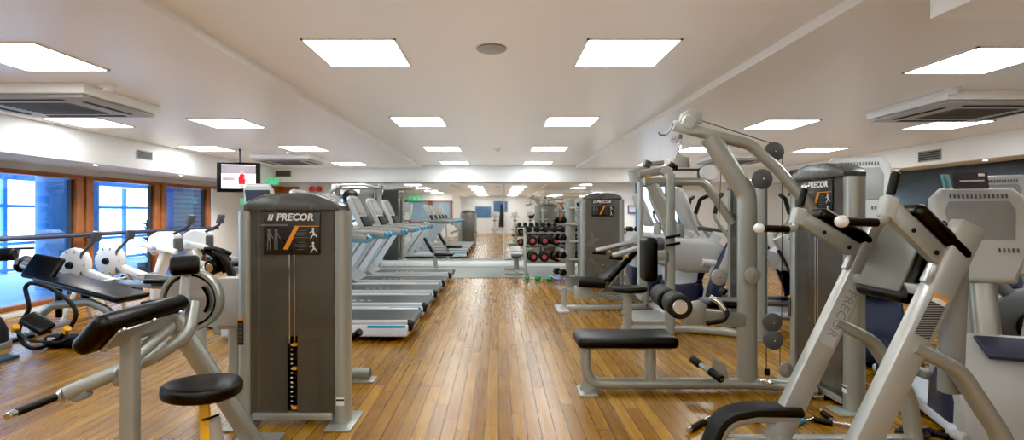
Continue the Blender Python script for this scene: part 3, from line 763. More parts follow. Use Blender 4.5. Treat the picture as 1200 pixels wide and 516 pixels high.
# ------------------------------------------------------------------ rowing machines by the windows
def rower():
    t = thing('rowing_machine', 'x', 'rowing machine', (0, 0, 0), 'white rowing machines')
    b = mb('white_pl').lathe([(0, -.075), (.15, -.075), (.205, -.045), (.215, 0), (.205, .045), (.15, .075), (0, .075)], (0, 0, .70), (.12, 1, 0), 32)
    f = b.build('fan_housing', t)
    b = mb('grille')
    for k in range(10):
        a = 2 * PI * k / 10; b.box((.17 * math.cos(a), -.075, .70 + .17 * math.sin(a)), (.03, .01, .012), Ry(-a).to_3x3())
    b.build('vent_slots', f)
    mb('black').lathe([(0, -.10), (.045, -.10), (.05, -.075), (0, -.07)], (0, 0, .70), (0, -1, 0)).lathe([(0, .11), (.04, .11), (.05, .075), (0, .07)], (0, 0, .70), (0, -1, 0)).cyl((0, -.11, .70), (0, .11, .70), .02).build('hub', t)
    mb('white_pl').tube([(-.10, 0, .72), (.28, 0, .55), (.50, 0, .48)], .05, .055, n=14, fil=.1, sq=.5).build('front_boom', t)
    mb('steel').bar((.40, 0, .49), (1.52, 0, .42), .05, .08).build('slide_rail', t)
    s = mb('black').box((1.10, 0, .51), (.24, .28, .06), bev=.025, seg=3).build('seat', t)
    mb('dgrey').box((1.10, 0, .47), (.14, .12, .05), bev=.01).build('seat_carriage', s)
    for y in (-.15, .15): mb('black').box((.42, y, .42), (.05, .11, .30), Ry(-.8).to_3x3(), .012).build('foot_plate', t)
    mb('white_pl').tube([(.02, -.22, .0), (.06, 0, .50), (.02, .22, 0)], .025, n=12, fil=.05).build('front_leg', t)
    mb('steel').tube([(1.46, -.2, .0), (1.46, 0, .40), (1.46, .2, 0)], .022, n=12, fil=.05).build('rear_leg', t)
    mb('dgrey').tube([(.14, -.06, .54), (.14, -.06, .84), (.32, -.06, 1.02)], .022, .015, n=10, fil=.05, sq=.4).build('monitor_arm', t)
    mb('dgrey').box((.33, -.06, 1.06), (.05, .12, .13), Ry(.3).to_3x3(), .012).build('monitor', t)
    mb('steel').cyl((.52, -.18, .52), (.52, .18, .52), .012, 10).build('pull_handle', t)
    return t
RW = rower()
RW.location = (-5.33, 6.45, .0); RW.rotation_euler = (0, 0, -.05); RW['label'] = 'white rowing machine with round fan disc, first from the left behind the incline bench'
dup(RW, (-5.3, 7.0, 0), -.05, 'white rowing machine with round fan disc, second from the left by the first window post')
def rower_tall():
    t = thing('rowing_machine', 'x', 'rowing machine', (0, 0, 0), 'white rowing machines')
    b = mb('white_pl').prism([(-.20, -.05), (-.14, .12), (-.02, .19), (.18, .19), (.25, .12), (.25, -.10), (.06, -.10), (-.10, -.16)], T(0, .11, .88) @ Rx(PI / 2), .22, bev=.035, seg=3)
    b.build('fan_housing', t)
    mb('white_pl').tube([(-.24, -.12, .88), (.30, -.12, .77)], .032, .04, n=12, sq=.4).build('front_boom', t)
    mb('steel').disc((-.02, -.16, .83), (0, 1, 0), .03, .03).build('hub', t)
    mb('white_pl').tube([(.08, 0, .80), (-.08, 0, .30), (-.10, 0, .03)], .11, .06, up=(1, 0, 0), n=14, sq=.5, taper=(1, .8)).build('front_leg', t)
    mb('rubber').box((-.08, 0, .02), (.16, .5, .04), bev=.01).build('floor_bar', t)
    mb('dgrey').box((.24, 0, .86), (.05, .20, .22), bev=.015).build('rear_guard', t)
    mb('navy').tube([(.02, -.05, .93), (.26, -.05, 1.06), (.44, -.05, 1.15), (.46, -.05, 1.22)], .026, .02, n=10, fil=.04).build('monitor_arm', t)
    mb('dgrey').box((.47, -.05, 1.25), (.06, .14, .15), Ry(.25).to_3x3(), .012).build('monitor', t)
    mb('steel').bar((.2, 0, .66), (1.55, 0, .40), .05, .08).build('slide_rail', t)
    mb('black').box((1.1, 0, .58), (.24, .28, .06), bev=.025).build('seat', t)
    mb('steel').tube([(1.48, -.2, .0), (1.48, 0, .39), (1.48, .2, 0)], .022, n=12, fil=.05).build('rear_leg', t)
    mb('black').tube([(.35, -.2, .62), (.4, -.2, .45), (.4, .2, .45), (.35, .2, .62)], .03, n=8, fil=.04).build('foot_cradle', t)
    return t
RT = rower_tall()
RT.location = (-5.12, 7.80, 0); RT.rotation_euler = (0, 0, -.03); RT['label'] = 'white rowing machine with boxy raised housing, third from the left under second window post'
dup(RT, (-5.14, 8.68, 0), -.03, 'white rowing machine with boxy raised housing, farthest right beside the last window frame')

# ------------------------------------------------------------------ incline bench
t = thing('incline_bench', 'black padded incline bench with leg rollers in front of the rowers', 'bench', (-4.6, 5.7, 0))
u = (P(166, 348, 5.5) - P(58, 321, 5.8)).normalized()
Rb = frame_from(u, (0, 0, 1))
p0, p1 = P(62, 324, 5.75), P(155, 349, 5.55)
mb('black').box((p0 + p1) / 2, (.40, .055, (p1 - p0).length + .1), Rb, .022, 3).build('back_pad', t)
mb('dgrey').box((p0 + p1) / 2 + Vector((0, 0, -.045)), (.30, .02, (p1 - p0).length), Rb, .006).build('pad_board', t)
mb('black').box(P(51, 314, 5.75), (.35, .29, .07), (Ry(.16) @ Rx(1.05)).to_3x3(), .03, 3).build('head_pad', t)
mb('rubber').cyl(P(-6, 299, 5.7), P(18, 298, 5.75), .072, 20, .02).build('leg_roller', t)
mb('rubber').cyl(P(24, 313, 5.9), P(32, 306, 6.1), .075, 20, .02).build('leg_roller', t)
mb('steel').tube([P(18, 310, 5.8), P(21, 292, 5.8)], .02, n=10).build('handle_post', t)
mb('navy').tube([P(5, 292, 5.75), P(40, 291, 5.85)], .014, n=10).build('cross_handle', t)
mb('silver').tube([P(26, 310, 5.8), P(60, 326, 5.75), P(100, 340, 5.7)], .03, .04, n=12).build('pad_frame', t)
mb('silver').tube([P(38, 396, 5.6), P(44, 372, 5.6), P(62, 358, 5.6), P(104, 354, 5.6), P(128, 364, 5.6), P(140, 394, 5.55)], .035, .045, n=14, fil=.15).build('arched_frame', t)
mb('black').tube([P(69, 330, 5.7), P(69, 372, 5.7)], .022, .03, n=10, sq=.6).build('ladder_post', t)
mb('black').tube([P(100, 340, 5.65), P(101, 358, 5.65)], .03, .04, n=10, sq=.6).build('support_post', t)
mb('silver').bar(P(26, 393, 5.65), P(84, 377, 6.3), .06, .05).build('floor_rail', t)
mb('rubber').box((-5.1, 5.55, .015), (.10, .5, .03), bev=.01).build('foot', t)
mb('rubber').box((-4.12, 5.5, .015), (.10, .5, .03), bev=.01).build('foot', t)

# ------------------------------------------------------------------ abdominal roller
t = thing('abdominal_roller', 'black tubular abdominal roller frame with yellow clamps standing on the planks', 'exercise roller', (-4.4, 4.9, 0))
pp = [(31, 345), (30, 337), (37, 332), (57, 337), (77, 350), (88, 363), (87, 376), (75, 391), (60, 402), (42, 409), (28, 403), (22, 390), (26, 376), (34, 362)]
pts = [P(a, c_, 4.95) for a, c_ in pp]
sm = []
for i in range(len(pts)):
    p0_, p1_, p2_, p3_ = pts[i - 1], pts[i], pts[(i + 1) % len(pts)], pts[(i + 2) % len(pts)]
    for k in range(4):
        s = k / 4; sm.append(.5 * ((2 * p1_) + (p2_ - p0_) * s + (2 * p0_ - 5 * p1_ + 4 * p2_ - p3_) * s * s + (3 * p1_ - p0_ - 3 * p2_ + p3_) * s ** 3))
mb('rubber').loop(sm, .019, 12).build('tube_frame', t)
mb('rubber').tube([P(78, 388, 4.9), P(81, 396, 4.75), P(70, 402, 4.7), P(36, 400, 4.7), P(18, 388, 4.9)], .012, n=10, fil=.1).build('rear_tube', t)
mb('black').box(P(44, 379, 4.85), (.25, .16, .06), (Ry(.55) @ Rx(.5)).to_3x3(), .026, 3).build('head_rest', t)
for a, c_ in ((18, 385), (78, 387)): mb('yellow').lathe([(0, -.03), (.03, -.03), (.036, 0), (.03, .03), (0, .03)], P(a, c_, 4.9), (.6, -.3, .7), 14).build('clamp', t)
tag(settle(mb('bluemat').box((-5.0, 4.62, .014), (1.05, .34, .028), bev=.006).build('exercise_mat')), 'dark blue exercise mat lying at the left edge', 'mat')
t = thing('resistance_bag', 'small black bag with straps lying behind the abdominal roller', 'bag', (-4.45, 5.14, 0))
mb('cloth').box((-4.38, 5.16, .065), (.34, .16, .125), bev=.05, seg=4).build('bag_body', t)
mb('letter').box((-4.44, 5.08, .10), (.07, .01, .03), bev=.004).build('bag_tag', t)
t = thing('balance_dome', 'grey rimmed black dome at the far left edge', 'balance trainer', (-5.1, 5.1, 0))
mb('cloth').lathe([(0, .38), (.09, .365), (.17, .29), (.215, .18), (.222, .04), (0, .03)], (-5.14, 5.06, 0)).build('dome', t)
mb('grey').lathe([(.22, .0), (.24, .0), (.246, .03), (.24, .055), (.22, .06)], (-5.14, 5.06, 0)).build('rim', t)

# ------------------------------------------------------------------ tubular machine and jacket between the curl machine and its cabinet
t = thing('cable_row_frame', 'silver tubular frame with black round end behind the cam wheel', 'weight machine', (-2.2, 3.85, 0))
mb('silverL').tube([P(226, 304, 3.8), P(238, 318, 3.8), P(258, 312, 3.8)], .036, .036, n=14, fil=.05).build('bent_arm', t)
mb('silverL').tube([P(222, 296, 3.85), P(232, 312, 3.85), P(236, 400, 3.85), P(238, 460, 3.85)], .03, .04, n=12, fil=.1).build('upright', t)
mb('rubber').cyl(P(246, 314, 3.72), P(262, 308, 3.85), .058, 20, .01).build('roller_pad', t)
mb('chrome').disc(P(245.5, 314, 3.71), P(246, 314, 3.7) - P(262, 308, 3.85), .030, .01).build('end_cap', t)
mb('silver').bar((-2.5, 3.9, .03), (-1.7, 3.9, .03), .08, .06).build('floor_bar', t)
b = mb('cloth')
for (a0, b0, a1, b1, w) in ((236, 294, 264, 318, .045), (240, 292, 268, 306, .05), (250, 296, 272, 322, .06), (258, 300, 274, 330, .05), (238, 298, 270, 298, .03)):
    p, q = P(a0, b0, 3.72), P(a1, b1, 3.80); b.tube([p, (p + q) / 2 + Vector((.01, -.02, .05)), q], w, w * .5, n=10, fil=.08, taper=(.6, 1))
tag(settle(b.build('jacket')), 'black jacket draped over the tubular arm beside the grey cabinet', 'jacket')
# ------------------------------------------------------------------ near right: pulley machine with long bench
Yb = 3.88
t = thing('pulley_machine', 'front right silver pulley machine with long low black bench and tall curved boom', 'weight machine', (1.6, 3.9, 0))
XR1 = T(2.42, 3.80, 0) @ Rz(-PI / 2)
cabinet(t, XR1, W=.74, H=1.60, D=.34, stack_h=.42)
stickers(t, XR1, .74)
mb('black').box((.945, Yb - .02, .405), (.74, .32, .085), bev=.034, seg=4).build('bench_pad', t)
mb('silver').box((.98, Yb - .02, .355), (.60, .22, .014), bev=.004).build('pad_plate', t)
b = mb('silver').tube([(.66, Yb, .36), (.66, Yb, .06), (1.9, Yb, .06), (2.10, Yb - .02, .055), (2.34, Yb - .12, .05)], .040, .045, up=(0, 1, 0), n=18, fil=.17, sq=.2)
b.build('base_frame', t)
mb('silver').bar((.60, Yb - .02, .008), (.735, Yb - .02, .008), .22, .016).build('floor_plate', t)
mb('silver').prism([(.615, .01), (.735, .01), (.70, .10), (.655, .16)], T(0, Yb + .012, 0) @ Rx(PI / 2), .025, bev=.004).build('gusset', t)
mb('silver').tube([(1.15, Yb, .36), (1.15, Yb, .06)], .042, .038, up=(0, 1, 0), n=14, sq=.3).build('bench_post', t)
# main upright bending into the boom brace
b = mb('silver').tube([(1.885, Yb, .06), (1.885, Yb, 1.49), (1.60, Yb, 1.93)], .040, .072, up=(1, 0, .4), n=22, fil=.16, sq=.35)
b.build('main_upright', t)
boom = [P(789, 147, Yb), P(880, 170, Yb), P(912, 199, Yb - .02), P(966, 262, Yb - .08)]
b = mb('silver').tube(boom, .034, .042, up=(0, 0, 1), n=18, fil=.18, sq=.2); b.build('boom', t)
hd = mb('silver').prism([(-.07, -.01), (.10, -.03), (.10, .05), (.05, .075), (0, .08), (-.05, .05)], T(P(806, 146, Yb)) @ T(0, .03, .03) @ Rx(PI / 2), .06, bev=.008).build('boom_head', t)
mb('silver').disc(P(807, 143, Yb - .035), (0, 1, 0), .052, .03).build('head_pulley', hd)
mb('dgrey').tube([P(789, 144, Yb), P(786, 152, Yb), P(781, 158, Yb), P(773, 158, Yb), P(772, 155, Yb)], .006, n=8, fil=.02).build('bar_hook', t)
def pulley(c, r, m='dgrey', nm='pulley', d=.05):
    q = mb(m).lathe([(0, -d / 2), (r * .3, -d / 2), (r, -d * .22), (r, d * .22), (r * .3, d / 2), (0, d / 2)], c, (0, 1, 0), 28).build(nm, t)
    mb('chrome').disc(Vector(c) + Vector((0, -d / 2, 0)), (0, 1, 0), r * .09, .01, 12).build('axle_bolt', q)
pulley(P(907, 178, Yb - .02), .072); pulley(P(893, 210, Yb - .06), .075)
pulley(P(905, 378, Yb - .05), .070); pulley(P(906, 399, Yb - .06), .070)
pulley(P(843, 325, Yb - .08), .060, 'silver', 'swivel_disc', .03); pulley(P(882, 323, Yb - .08), .060, 'silver', 'swivel_disc', .03)
pulley(P(921, 434, Yb - .05), .055, 'steel', 'floor_pulley', .03)
for k, ln in enumerate(([P(811, 138, Yb), P(904, 168, Yb - .02)], [P(917, 180, Yb - .02), P(916, 372, Yb - .05)], [P(898, 215, Yb - .06), P(898, 375, Yb - .05)], [P(898, 400, Yb - .06), P(898, 436, Yb - .04)], [P(914, 400, Yb - .06), P(914, 432, Yb - .05)], [P(845, 200, Yb + .4), P(842, 268, Yb)])):
    mb('cable').tube(ln, .0035, n=6).build('steel_cable', t)
q = mb('rubber').cyl(P(899, 432, Yb - .04), P(899, 440, Yb - .04), .018, 12).build('cable_stop', t)
mb('chrome').lathe([(0, 0), (.012, 0), (.012, .03), (.05, .04), (.05, .05), (0, .05)], P(899, 440, Yb - .04), (0, 0, -1), 14).build('cable_anchor', q)
# pivot with foam rollers
arm0, arm1 = P(806, 366, Yb - .1), Vector((1.88, Yb - .02, .545))
mb('silver').bar((1.36, Yb - .06, .60), (1.87, Yb, .54), .08, .11, bev=.02).build('pivot_beam', t)
mb('silver').prism([(-.10, -.09), (.02, -.09), (.05, -.05), (.05, .06), (0, .09), (-.05, .08), (-.10, .02)], T(P(818, 366, Yb - .12)) @ Rx(PI / 2), .03, bev=.006).build('pivot_bracket', t)
for (a, c_) in ((P(797, 360, 3.45), P(789, 354, 3.72)), (P(784, 352, 3.80), P(774, 345, 4.12))):
    q = mb('rubber').cyl(a, c_, .084, 26, .012); q = q.build('foam_roller', t)
    mb('chrome').disc(a - (c_ - a).normalized() * .004, (c_ - a), .048, .012, 22).build('roller_cap', q)
mb('steel').cyl(P(797, 360, 3.5), P(775, 346, 4.05), .020, 12).build('roller_axle', t)
mb('chrome').tube([P(832, 349, Yb - .1), P(842, 354, Yb - .14), P(850, 364, Yb - .16)], .020, n=12, fil=.05).build('lever_rod', t)
mb('rubber').tube([P(848, 358, Yb - .15), P(853, 368, Yb - .17), P(848, 376, Yb - .18), P(836, 378, Yb - .18), P(828, 379, Yb - .18)], .017, n=12, fil=.06).build('lever_grip', t)
mb('black').box(P(849, 355, Yb + .12), (.34, .22, .06), bev=.025, seg=3).build('thigh_pad', t)
mb('steel').cyl(P(845, 345, Yb - .05), P(852, 337, Yb - .06), .018, 12).use('rubber').cyl(P(845, 344, Yb - .1), P(850, 339, Yb - .1), .028, 14).build('adjustment_knob', t)
# foot bar
q = mb('silver').prism([(1.63, .07), (1.75, .07), (1.72, .20), (1.62, .26)], T(0, Yb + .012, 0) @ Rx(PI / 2), .022, bev=.004).build('foot_bracket', t)
ax0, ax1 = P(811, 421, Yb + .12), P(846, 445, Yb - .16)
mb('steel').cyl(ax0, ax1, .020, 14).build('foot_bar', t)
mb('rubber').cyl(ax1, ax1 + (ax0 - ax1) * .38, .030, 18).build('foot_grip', t)
mb('rubber').cyl(ax0, ax0 + (ax1 - ax0) * .3, .030, 18).build('foot_grip', t)
# hanging V handle
t = thing('row_handle', 'grey V shaped row handle hanging from the boom by a clip', 'handle', P(798, 195, Yb))
c = P(797, 155, Yb)
mb('chrome').tube([c, P(797, 165, Yb)], .010, n=8).tube([P(797, 163, Yb), P(795, 170, Yb), P(797, 178, Yb), P(799, 170, Yb), P(797, 163, Yb)], .006, n=8, fil=.01).use('dgrey').cyl(P(797, 158, Yb), P(797, 163, Yb), .016, 10).build('snap_hook', t)
mb('silver').prism([(-.085, -.105), (.075, -.105), (.065, -.03), (-.0, -.02), (-.01, .02), (-.03, .02), (-.03, -.03), (-.07, -.075)], T(P(797, 180, Yb)) @ T(0, .012, 0) @ Rx(PI / 2), .024, bev=.006).build('handle_plate', t)
for a, c_ in ((P(792, 196, Yb - .02), P(783, 191, Yb - .22)),): mb('rubber').cyl(a, c_, .020, 14).build('hand_grip', t)
mb('lgrey').cyl(P(783, 191, Yb - .22), P(782, 190, Yb - .24), .022, 14).build('grip_end', t)

# ------------------------------------------------------------------ near right: dip and leg raise stand
t = thing('leg_raise_stand', 'tall silver leg raise stand in the right foreground with padded arms and handles', 'weight machine', (2.0, 2.65, 0))
Y1, Y2 = 2.95, 2.40
def railpt(y, z): # a point on the sloping rail centre line
    s = (z - .05) / (1.29 - .05); return Vector((1.60 + s * .60, y, z))
nm = {Y1: 'far', Y2: 'near'}
for y in (Y1, Y2):
    b = mb('silverL').bar(railpt(y, 0.02), railpt(y, 1.30), .075, .125, up=(1, 0, -.48), bev=.012)
    if y == Y1:
        d = (railpt(y, 1.29) - railpt(y, .05)).normalized()
        # lettering runs up the outer face of the far rail
        yv = Vector((1, 0, -.48)).normalized(); nv = Vector((0, -1, 0))
        X = Matrix(((-d.x, yv.x, nv.x, 0), (-d.y, yv.y, nv.y, 0), (-d.z, yv.z, nv.z, 0), (0, 0, 0, 1)))
        pc = railpt(y, .78) + Vector((0, -.0385, 0))
        b.use('lgrey').box(railpt(y, .78) + Vector((0, -.0376, 0)), (.40, .080, .001), X.to_3x3())
        b.use('grey').text('PRECOR', .078, T(pc + Vector((0, -.0006, 0))) @ X, .0006, shear=.12)
    b.build('sloping_rail', t)
    # curved rear leg
    mb('silver').tube([railpt(y, .73), railpt(y, .73) + Vector((.22, 0, -.11)), (2.36, y, .30), (2.40, y, .0)], .032, .048, up=(0, 1, 0), n=16, fil=.22, sq=.5).build('curved_rear_leg', t)
    # arm rest with pad
    hi, lo = P(1040, 243, y) if y == Y2 else P(935, 254, y), railpt(y, 1.08)
    lo = railpt(y, 1.10)
    b = mb('silver').bar(hi, lo, .055, .085, bev=.01); b.use('slot')
    dd = (lo - hi).normalized()
    for s in (.35, .72): b.cyl(hi + (lo - hi) * s + Vector((0, -.028, -.01)), hi + (lo - hi) * s + Vector((0, -.034, -.01)), .012, 10)
    b.build('arm_support', t)
    up = Vector((0, 1, 0)).cross(dd); up = up if up.z > 0 else -up
    cpad = hi + dd * .26 + up * .085 + Vector((0, .03, 0))
    R = Matrix((Vector((0, 1, 0)), up, dd)).transposed()
    mb('black').box(cpad, (.14, .075, .35), R, .032, 4).build('arm_pad', t)
    mb('dgrey').box(cpad - up * .045, (.10, .02, .30), R, .004).build('pad_plate', t)
    # handles
    q = mb('lgrey').box(hi + Vector((.0, 0, .0)), (.062, .062, .10), frame_from((.24, 0, 1)), .012, 3).build('handle_socket', t)
    upv = Vector((.24, 0, 1)).normalized()
    mb('rubber').cyl(hi + upv * .06, hi + upv * .165, .019, 16).build('upright_grip', q)
    mb('chrome').cyl(hi + upv * .165, hi + upv * .185, .021, 16).build('grip_cap', q)
    mb('silverL').tube([hi + Vector((0, 0, -.02)), hi + Vector((-.035, -.02, -.07)), hi + Vector((-.09, -.03, -.072))], .020, n=12, fil=.03).build('handle_bend', q)
    mb('rubber').cyl(hi + Vector((-.07, -.03, -.072)), hi + Vector((-.235, -.05, -.066)), .020, 16).build('forward_grip', q)
    mb('white_pl').ball(hi + Vector((-.25, -.052, -.066)), .030, (1, .95, .95)).build('grip_knob', q)
    mb('steel').box(railpt(y, 1.06) + Vector((-.055, -.01, .0)), (.04, .085, .10), frame_from(railpt(y, 1.2) - railpt(y, .9)), .01).build('clamp_bracket', t)
# back pad between the rails
dr = (railpt(0, 1.3) - railpt(0, .5)).normalized(); nr = Vector((-dr.z, 0, dr.x))
R = Matrix((Vector((0, 1, 0)), nr, dr)).transposed()
cb_ = railpt(2.70, 1.11) + nr * .03
mb('black').box(cb_ - nr * .035, (.36, .075, .46), R, .034, 4).build('back_pad', t)
mb('olive').box(cb_ + nr * .008, (.30, .02, .38), R, .008, 3).build('pad_backing', t)
mb('silver').bar(railpt(Y1, .98), railpt(Y2, .98), .06, .05).build('cross_bar', t)
# warning sticker on the near rail
X = frame_from(Vector((0, -1, 0)), dr); pc = railpt(Y2, .865) + Vector((0, -.039, 0))
b = mb('warn').box(pc, (.075, .19, .002), X).use('orange').box(pc + dr * .105, (.08, .014, .003), X).use('letter').box(pc + dr * .085, (.07, .022, .003), X)
b.use('glet')
b.build('warning_sticker', t)
mb('grey').tube([railpt(Y2, 1.2) + Vector((.03, .05, 0)), railpt(Y2, 1.2) + Vector((.05, .10, -.72))], .05, .04, up=(0, 1, 0), n=14, sq=.4).build('rear_post', t)
mb('silverL').tube([(1.62, Y1, .04), (1.62, Y2, .04)], .035, .035, n=14, sq=.4).build('front_cross_tube', t)
mb('silverL').bar((1.3, Y1, .035), (2.42, Y1, .035), .06, .06).build('side_tube', t)
mb('silverL').bar((1.6, Y2, .035), (2.42, Y2, .035), .06, .06).build('side_tube', t)
# curved step pad
pth = [P(934, 489, Y1), P(882, 488, Y1), P(850, 495, Y1), P(834, 530, Y1)]
mb('silverL').tube(pth, .032, .040, up=(0, 1, 0), n=16, fil=.16, sq=.4).build('step_frame', t)
p2 = [v + Vector((-.03 if k > 1 else 0, .0, .042 if k < 3 else .0)) for k, v in enumerate(pth)]
b = mb('rubber').tube(p2, .028, .075, up=(0, 1, 0), n=14, fil=.20, sq=.6); b.build('step_pad', t)

# ------------------------------------------------------------------ attachments lying on the floor
def attach(lab, pts, grips, r=.012):
    t = thing('cable_attachment', lab, 'cable attachment', Vector((pts[0][0], pts[0][1], 0)), 'cable attachments on the floor')
    mb('chrome').tube(pts, r, n=10, fil=.03).build('bar', t)
    for a, c_, m in grips: mb(m).cyl(a, c_, .019, 12).build('grip', t)
def G(px, py, z=.02): # a point of the floor seen at a photo position
    y = F * (CAMZ - z) / (py - VY); return Vector(((px - VX) * y / F, y, z))
attach('black bar grip with blue end lying nearest the sticker cabinet foot', [G(938, 494), G(952, 491), G(990, 497), G(1000, 499)], [(G(924, 497), G(941, 493), 'blue'), (G(954, 492), G(976, 496), 'rubber')])
attach('chrome ended black bar lying across the cabinet base', [G(962, 481), G(975, 492)], [(G(964, 484), G(974, 491), 'rubber')])
attach('pale blue grey bar on the floor behind the curved step', [G(852, 488), G(868, 481), G(893, 479)], [(G(855, 487), G(868, 482), 'paleblue')])
attach('white tipped black bar poking out left of the curved step', [G(806, 505), G(818, 498), G(832, 490)], [(G(810, 503), G(826, 494), 'rubber')], .015)
attach('long black bar resting beside the pulley cabinet', [G(938, 465), G(985, 466)], [(G(938, 465), G(952, 465), 'rubber'), (G(966, 466), G(985, 466), 'rubber')])
attach('chrome loop handle lying under the rail', [G(880, 482), G(888, 492), G(896, 486), G(888, 479)], [(G(880, 486), G(888, 494), 'rubber')])
attach('short chrome bar with triangle lying by the pulley base', [G(928, 485), G(940, 477), G(950, 474)], [(G(928, 484), G(936, 479), 'steel')])
t = thing('jump_rope', 'black skipping rope coiled on the floor at right front', 'rope', G(1075, 506, 0))
pts = []
for k in range(60):
    a = k * .55; r = .05 + .035 * math.sin(k * 1.7); pts.append(G(1075, 507, .012) + Vector((r * 1.7 * math.cos(a) + .0012 * k, r * math.sin(a), .006 * math.sin(k))))
mb('cable').tube(pts, .006, n=6).build('cord', t)
mb('rubber').cyl(G(1094, 508, .02), G(1112, 512, .02), .016, 12).build('handle', t)
mb('lgrey').cyl(G(1114, 506, .04), G(1134, 516, .04), .035, 14).build('handle_weight', t)

# ------------------------------------------------------------------ second pulley machine behind the first
Yc = 5.75
t = thing('chest_row_machine', 'silver row machine behind the long bench with upright black chest pad', 'weight machine', (1.9, 5.8, 0))
XR2 = T(2.80, 5.78, 0) @ Rz(-PI / 2)
cabinet(t, XR2, W=.74, H=1.62, D=.34, fine=False)
mb('black').prism([(.20 * math.cos(a), .155 * math.sin(a)) for a in [2 * PI * k / 24 for k in range(24)]], T(1.47, Yc, .465), .065, bev=.025, seg=3).build('seat', t)
mb('silver').tube([(1.45, Yc, .48), (1.45, Yc, .05)], .05, .045, n=14, sq=.5).build('seat_post', t)
mb('steel').disc((1.40, Yc - .05, .22), (0, 1, 0), .012, .01, 10).build('bolt', t)
b = mb('silver').tube([(1.38, Yc, .05), (2.15, Yc, .05), (2.5, Yc - .12, .045), (2.72, Yc - .3, .04)], .04, .045, n=14, fil=.3, sq=.3); b.build('base_frame', t)
mb('black').box(P(760, 304, Yc), (.15, .28, .50), None, .055, 4).build('chest_pad', t)
mb('silver').bar(P(768, 301, Yc), P(786, 301, Yc), .06, .09).use('dgrey').bar(P(781, 301, Yc - .01), P(786, 301, Yc - .01), .075, .12).build('pad_arm', t)
mb('silver').tube([P(785, 402, Yc), P(785, 204, Yc)], .055, .05, up=(0, 1, 0), n=16, sq=.4).build('main_upright', t)
b = mb('silver').tube([P(755, 213, Yc), P(825, 213, Yc), P(850, 250, Yc), P(858, 262, Yc)], .038, .045, n=14, fil=.15); b.build('boom', t)
mb('silver').tube([P(764, 216, Yc), P(782, 252, Yc), P(786, 275, Yc)], .035, .075, up=(1, 0, 0), n=14, sq=.4, fil=.2).build('boom_brace', t)
for z in (279, 288): mb('black').bar(P(780, z, Yc - .09), P(797, z - 3, Yc - .09), .03, .03).build('stop_lever', t)
# bulky base of a lever and low blocks
mb('dgrey').ball(P(773, 286, Yc + .3), .10, (1, .8, .8)).build('lever_knob', t)

# cable column standing just behind
Yd = 6.3
t = thing('cable_column', 'slim silver cable column with jointed top arms left of the curved boom', 'weight machine', (1.7, 6.3, 0))
mb('silverL').tube([P(750, 345, Yd + .3), P(750, 205, Yd + .3)], .036, .036, n=14).build('front_post', t)
mb('silverL').tube([P(784, 350, Yd), P(784, 200, Yd)], .05, .05, up=(0, 1, 0), n=14, sq=.3).build('rear_post', t)
mb('silverL').cyl(P(746, 206, Yd), P(784, 199, Yd), .045, 16).build('swing_arm', t)
mb('silverL').tube([P(742, 199, Yd), P(745, 214, Yd)], .07, .07, n=16).build('pivot_barrel', t)
mb('steel').bar(P(736, 201, Yd - .1), P(760, 196, Yd - .1), .03, .03).build('cross_arm', t)
mb('steel').cyl(P(757, 193, Yd), P(778, 191, Yd), .03, 12).build('top_arm', t)
mb('dgrey').cyl(P(757, 196, Yd - .1), P(760, 189, Yd - .1), .05, 12).build('arm_clamp', t)
mb('orange').box(P(760, 208, Yd - .1), (.05, .04, .07), bev=.015).build('release_catch', t)
mb('silverL').disc(P(781, 201, Yd - .06), (0, 1, 0), .07, .05).build('joint_disc', t)
mb('cable').tube([P(785, 199, Yd), P(828, 199, Yd)], .012, n=6).build('steel_cable', t)
mb('white_pl').cyl(P(822, 206, Yd + .1), P(832, 202, Yd - .1), .095, 24).use('dgrey').lathe([(.096, -.02), (.104, -.02), (.104, .02), (.096, .02)], P(827, 204, Yd), P(832, 202, Yd - .1) - P(822, 206, Yd + .1)).build('weight_drum', t)
mb('silverL').box((P(764, 345, Yd).x, Yd + .2, .03), (.5, .7, .06), bev=.02).build('base', t)

# ------------------------------------------------------------------ chest press machine with cabinet further back
Ye = 7.15
t = thing('leg_curl_machine', 'grey machine at centre right with reclined black seat and two silver lever arms', 'weight machine', (1.55, 7.4, 0))
XR3 = T(1.69, 8.35, 0)
cabinet(t, XR3, W=.72, H=1.575, D=.36, fine=True, body='shroudD', caph=.09, slot=False)
mb('black').tube([P(676, 330, Ye), P(706, 332, Ye)], .06, .22, up=(0, 1, 0), n=18, sq=.55).build('seat', t)
mb('black').bar(P(706, 330, Ye), P(744, 290, Ye + .1), .42, .10, up=(-1, 0, 1), bev=.045).build('backrest', t)
mb('silver').bar(P(712, 336, Ye), P(742, 300, Ye + .1), .12, .03, up=(-1, 0, 1)).build('backrest_rail', t)
for k, (a, c_) in enumerate((((698, 294), (745, 283)), ((718, 300), (750, 290)))):
    dy = .25 if k == 0 else -.25
    q = mb('silverL').cyl(P(a[0], a[1], Ye + dy), P(c_[0], c_[1], Ye + dy), .036, 14).build('lever_arm', t)
    mb('rubber').cyl(P(a[0] - 4, a[1] + 2, Ye + dy), P(a[0] + 12, a[1] - 1 , Ye + dy) + Vector((0, 0, -.05)), .024, 12).build('hand_grip', q)
    mb('yellow').box(P(a[0] + 16, a[1] + 1, Ye + dy - .03), (.05, .03, .03), bev=.006).build('grip_ring', q)
mb('silver').tube([P(757, 356, Ye), P(756, 300, Ye), P(746, 284, Ye)], .05, .045, n=14, fil=.2).build('rear_upright', t)
mb('silverL').bar(P(656, 361, Ye), P(756, 359, Ye), .09, .07, bev=.01).build('base_rail', t)
mb('silverL').tube([P(661, 360, Ye), P(661, 337, Ye)], .045, .035, n=12, sq=.5).build('front_post', t)
mb('silverL').bar(P(661, 340, Ye), P(740, 352, Ye + .2), .06, .05).build('side_rail', t)
